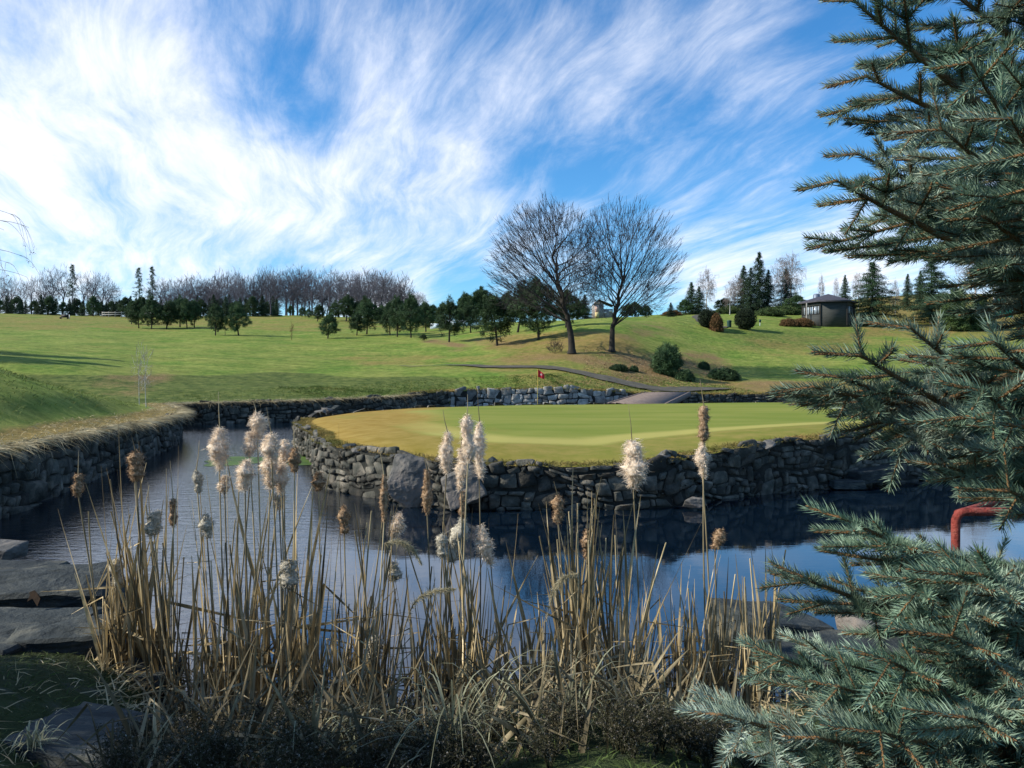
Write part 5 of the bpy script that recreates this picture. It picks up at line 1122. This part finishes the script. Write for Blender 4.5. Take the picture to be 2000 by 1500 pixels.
# dark seed-head weeds and pale arching grass tufts at the bottom
def weed(seed):
    global RNG
    RNG = np.random.default_rng(seed); mb = MB(); sd_ = MB(); Cn = []
    for s_ in range(10):
        a, ln = RNG.uniform(0, 6.28), RNG.uniform(.05, .85); h = RNG.uniform(.12, .36); tp = np.array([math.cos(a)*ln*h, math.sin(a)*ln*h, h]); u = np.linspace(0, 1, 6)[:, None]; pts = u*tp+np.array([0, 0, 1])*.06*np.sin(u*3.1)
        tube(mb, pts, np.linspace(.005, .0025, 6), 4, RNG.random(), False)
        for b in range(9):
            q = pts[RNG.integers(2, 6)]; e = q+RNG.normal(size=3)*np.array([.07, .07, .05])+np.array([0, 0, .06]); seg_tubes(mb, [q], [e], [.002], [.001], 3); Cn.append(e)
            for c in range(3): e2 = e+RNG.normal(size=3)*.025; seg_tubes(mb, [e], [e2], [.0012], [.001], 3); Cn.append(e2)
    tufts(sd_, np.array(Cn)[::2], 7, .010, .008, .2); tufts(mb, np.array(Cn), 3, .035, .008, -.1)
    return mb, sd_
protos = []
for i in range(5):
    a, b_ = weed(500+i); protos.append((a.mesh('stems', M['weed']), b_.mesh('seed_clusters', M['weedseed'])))
spots = [(rnd.uniform(350, 1520), rnd.uniform(3.5, 4.8)) for _ in range(40)]+[(rnd.uniform(1000, 1500), rnd.uniform(3.4, 4.4)) for _ in range(6)]+[(rnd.uniform(200, 900), rnd.uniform(3.5, 4.1)) for _ in range(14)]+[(rnd.uniform(250, 600), rnd.uniform(3.9, 5.2)) for _ in range(14)]
for i, (px, d) in enumerate(spots):
    x = PX_(px, d); z = float(Hn(x, d)[0]); zone = 'left of' if px < 800 else ('under' if px < 1100 else 'right of')
    o = empty('dry_weed', (x, d, z-.02), rnd.uniform(0, 6.28)); s_ = rnd.uniform(.55, .95)*(.72 if px > 900 else .85); o.scale = (s_, s_, s_); tag(o, 'dark dry weed with tiny seed clusters %s the pale arching grass' % zone, 'weed', 'dark weeds %s the pale grass at the bottom' % zone)
    for nm, me in zip(('stems', 'seed_clusters'), protos[i % 5]):
        c = bpy.data.objects.new(nm, me); COL.objects.link(c); c.parent = o
RNG = np.random.default_rng(33)
TL = [(880, 1480, 3.9, .85, 80, 'largest tuft of pale arching grass at the bottom centre'), (960, 1420, 4.6, .7, 45, 'pale arching grass tuft just above the largest one'), (1120, 1440, 4.3, .6, 36, 'pale grass tuft right of the largest one'), (700, 1440, 4.4, .6, 32, 'thin pale grass tuft left of the largest one'), (1330, 1450, 4.3, .5, 50, 'sparse pale grass tuft near the spruce branches'), (60, 1440, 4.6, .3, 70, 'short grass tuft at the bottom left corner'), (600, 1480, 4.0, .55, 50, 'thin grass tuft at the bottom left of centre')]
for (px, py, d, L, n, lb) in TL:
    x = PX_(px, d); z = float(Hn(x, d)[0]); o_ = empty('grass_tuft', (x, d, z)); tag(o_, lb, 'grass tuft'); mb = MB()
    for q in range(n):
        a = RNG.uniform(0, 6.28); l = L*RNG.uniform(.4, 1.1); out = np.array([math.cos(a), math.sin(a), 0]); hgt = l*RNG.uniform(.25, .75); reach = l*RNG.uniform(.3, 1.0); u = np.linspace(0, 1, 9)[:, None]
        pts = out*reach*u**1.3+np.array([0, 0, 1])*hgt*np.sin(u*2.35)/math.sin(1.571)+RNG.normal(size=3)*.03
        s_ = np.array([-out[1], out[0], 0]); wv_ = .0042*(1-u**2)+.0008; V = np.concatenate([pts-s_*wv_, pts+s_*wv_]); mb.add(V, [[i, i+1, 9+i+1, 9+i] for i in range(8)], RNG.random())
    mb.build('blades', M['palegrass'], o_)
    
# ------------------------------------------------------------------ blue spruce in the right foreground
RNG = np.random.default_rng(61)
def shoot_proto(n):
    """unit shoot along +X: returns (V[n,5,3])"""
    t_ = (np.arange(n)+.5)/n; ph = np.arange(n)*2.399+RNG.uniform(0, .6, n); root = np.stack([t_, .0*t_, .0*t_], 1)
    fwd = .55+.75*t_**3; d = norm(np.stack([fwd+RNG.normal(size=n)*.08, np.cos(ph), np.sin(ph)], 1)); return root, d
def add_shoots(mb, mt, B, Dv, L, upv, rndv, nl=.030):
    for b, dv, l in zip(B, Dv, L):
        n = int(max(40, l*1150)); root, d = shoot_proto(n); X = norm(dv); Y = norm(np.cross(upv, X)); Z = np.cross(X, Y); R = np.stack([X, Y, Z], 0)
        Dn = d@R; P = b+np.outer(root[:, 0]*l, X); up = np.array([0, 0, 1.]); Dn = norm(Dn+up*.22)
        ln = nl*RNG.uniform(.6, 1.2, n)*RNG.uniform(.8, 1.1)*(1-.25*(root[:, 0] > .93)); bend = (up*.10+X*.22)*ln[:, None]+RNG.normal(size=(n, 3))*.001
        ribbons(mb, P, Dn, ln, .0025, bend, np.clip(rndv+RNG.normal(size=n)*.16, 0, 1)); seg_tubes(mt, [b], [b+X*l], [.0030], [.0018], 4)
        e = b+X*l; seg_tubes(mt, [e], [e+X*.007], [.0032], [.001], 5)
trunk_xy = np.array([1.95, 2.35]); sp = empty('blue_spruce', (trunk_xy[0], trunk_xy[1], float(Hn(*trunk_xy)[0]))); tag(sp, 'large blue spruce filling the right foreground with silvery needled boughs', 'tree')
so = np.array(sp.location); mb = MB(); tube(mb, np.array([(0, 0, -.2), (0, 0, 1.2), (.02, 0, 2.6), (.02, 0, 4.2)]), [.14, .12, .09, .05], 12); mb.build('trunk', M['bark'], sp, smooth=True)
def bough(px, py, d, drop, side=1., spread=.34, lenm=None, dens=1.0, rx=None):
    """tip at a photographed spot, root on the trunk, `drop` px lower where it leaves the frame"""
    tip = np.array(at(px+42, py+4, d)); slope = drop/1000.
    dxy = np.linalg.norm(trunk_xy-tip[:2]); r_ = np.array([trunk_xy[0], trunk_xy[1], tip[2]-slope*dxy*1.0]); 
    if rx is not None: r_ = tip*(1-rx)+r_*rx
    mid = (tip+r_)/2+np.array([0, 0, -.07*dxy]); u = np.linspace(0, 1, 26)[:, None]; ax = (1-u)**2*r_+2*u*(1-u)*mid+u**2*tip; tot = np.linalg.norm(np.diff(ax, axis=0), axis=1).sum()
    T = norm(np.gradient(ax, axis=0)); wood = MB(); nee = MB(); tube(wood, ax-so, np.linspace(.016*tot+.006, .003, 26), 6); B, Dv, L = [], [], []
    step = .052/dens; s_ = .04; cum = np.concatenate([[0], np.cumsum(np.linalg.norm(np.diff(ax, axis=0), axis=1))]); sg = 1
    B.append(ax[-4]); Dv.append(ax[-1]-ax[-4]); L.append(np.linalg.norm(ax[-1]-ax[-4]))
    for j in range(3, 15, 2): B.append(ax[25-j-2]); Dv.append(ax[25-j]-ax[25-j-2]+1e-6); L.append(np.linalg.norm(ax[25-j]-ax[25-j-2])*1.1)
    while s_ < tot*.93:
        i = np.searchsorted(cum, tot-s_); i = min(max(i, 1), 25); p_ = ax[i]; t_ = T[i]; sd_ = norm(np.cross(t_, np.array([0, 0, 1.])))*sg; sg = -sg
        bl = min(.07+s_*.62, spread)*RNG.uniform(.7, 1.15); bd = norm(t_*RNG.uniform(.6, 1.0)+sd_*RNG.uniform(.7, 1.1)+np.array([0, 0, RNG.uniform(-.45, .12)]))
        m = 1 if bl < .13 else int(bl/.085)
        end = p_+bd*bl-np.array([0, 0, .10*bl]); seg_tubes(wood, [p_-so], [end-so], [.0045], [.0025], 4)
        B.append(p_+(end-p_)*max(0, 1-.13/bl)); Dv.append(end-p_+np.array([0, 0, .05*bl])); L.append(min(.13, bl))
        for back_ in ((.25, .37, .5) if s_ > .25 else (.25,)):
            if bl > back_-.1: B.append(p_+(end-p_)*max(0, 1-back_/bl)); Dv.append(end-p_); L.append(min(.13, bl))
        for j in range(1, m):
            q = p_+(end-p_)*(j/m); 
            for s2 in (-1, 1):
                if RNG.random() < .9: B.append(q); Dv.append(norm(bd+s2*norm(np.cross(bd, np.array([0, 0, 1.])))*.85+np.array([0, 0, RNG.uniform(-.35, .2)]))); L.append(RNG.uniform(.07, .13)*(1-.3*j/m))
        if RNG.random() < .42: B.append(p_); Dv.append(norm(t_*.5+np.array([RNG.normal()*.3, RNG.normal()*.3, RNG.choice([-.9, .6])]))); L.append(RNG.uniform(.06, .12))
        s_ += step*RNG.uniform(.8, 1.25)
    add_shoots(nee, wood, np.array(B)-so, np.array(Dv), np.array(L), np.array([0, 0, 1.]), RNG.uniform(.12, .85))
    bo = wood.build('branch', M['sprucetwig'], sp); nee.build('needles', M['bluespruce'], bo)
# top third
for a in [(1622, 0, 2.1, 520, .30), (1648, 147, 2.15, 260, .26), (1728, 232, 2.2, 320, .28), (1632, 297, 2.15, 300, .30), (1590, 350, 2.0, 260, .32), (1700, 60, 2.4, 400, .3), (1760, -60, 2.2, 500, .3), (1665, 415, 2.25, 0, .18), (1760, 440, 2.2, -60, .18), (1795, 250, 1.9, 300, .3),
          (1850, 120, 1.8, 600, .28), (1720, 385, 2.5, 60, .3), (1880, 500, 2.1, -60, .16), (1880, 420, 1.8, 150, .26), (1900, 20, 2.5, 300, .3), (1780, 160, 2.6, 250, .3), (1830, 330, 2.6, 150, .3), (1930, 230, 1.6, 400, .25)]:
    bough(a[0], a[1], a[2], a[3], spread=a[4])
# middle
for a in [(1735, 636, 1.9, 420, .10), (1640, 690, 1.8, 300, .12), (1596, 732, 1.9, 150, .23), (1690, 770, 2.1, 120, .24), (1548, 752, 1.9, 60, .26), (1640, 832, 2.0, -350, .18), (1725, 862, 1.95, -450, .2), (1900, 665, 1.7, 250, .16), (1940, 600, 2.1, 60, .14), (1760, 700, 2.2, 200, .3), (1880, 760, 1.6, 300, .24),
          (1800, 905, 1.9, 120, .13), (1850, 850, 2.1, 150, .24), (1960, 830, 1.6, 150, .2), (1700, 740, 2.5, 100, .3), (1920, 700, 2.4, 100, .3)]:
    bough(a[0], a[1], a[2], a[3], spread=a[4])
# low
for a in [(1602, 1008, 1.9, 300, .20), (1800, 1075, 1.8, 150, .2), (1930, 955, 1.6, 120, .13), (1880, 1120, 1.6, 200, .2), (1640, 1085, 2.0, 60, .16), (1528, 1124, 1.95, 300, .22), (1640, 1150, 2.2, 200, .2), (1730, 1085, 2.1, 120, .2), (1490, 1285, 1.8, 360, .26), (1560, 1270, 2.2, 300, .28), (1370, 1395, 1.75, 260, .28), (1440, 1470, 1.9, 200, .28), (1650, 1180, 2.1, 300, .24), (1730, 1130, 1.7, 300, .26), (1830, 1120, 1.6, 200, .22),
          (1600, 1340, 1.7, 300, .3), (1700, 1290, 1.6, 350, .3), (1560, 1440, 1.65, 260, .3), (1680, 1430, 1.5, 250, .3), (1820, 1240, 1.5, 300, .28), (1900, 1160, 1.7, 200, .26), (1850, 1400, 1.45, 250, .3), (1900, 1330, 2.0, 150, .34), (1700, 1400, 2.2, 100, .36), (1560, 1500, 2.0, 100, .34), (1900, 1150, 2.3, 100, .28), (1780, 1180, 2.4, 100, .34)]:
    bough(a[0], a[1], a[2], a[3], spread=a[4])
# every repeat of a group gets its place in the row, counted from the left of the picture
def ordinal(n):
    ones = ['', 'first', 'second', 'third', 'fourth', 'fifth', 'sixth', 'seventh', 'eighth', 'ninth', 'tenth', 'eleventh', 'twelfth', 'thirteenth', 'fourteenth', 'fifteenth', 'sixteenth', 'seventeenth', 'eighteenth', 'nineteenth']
    tens = ['', '', 'twent', 'thirt', 'fort', 'fift', 'sixt', 'sevent', 'eight', 'ninet']
    if n < 20: return ones[n]
    return tens[n//10]+('ieth' if n % 10 == 0 else 'y-'+ones[n % 10])
bylab = {}
for o in bpy.data.objects:
    if o.parent is None and 'label' in o.keys() and 'group' in o.keys(): bylab.setdefault((o['group'], o['label']), []).append(o)
for (g_, lb), L in bylab.items():
    if len(L) < 2 or 'outside' in lb: continue
    L.sort(key=lambda o: o.location.x/max(o.location.y, .1))
    for i, o in enumerate(L): o['label'] = (ordinal(i+1) if i < 99 else 'last')+' from left: '+lb
print('OBJECTS', len(bpy.data.objects))
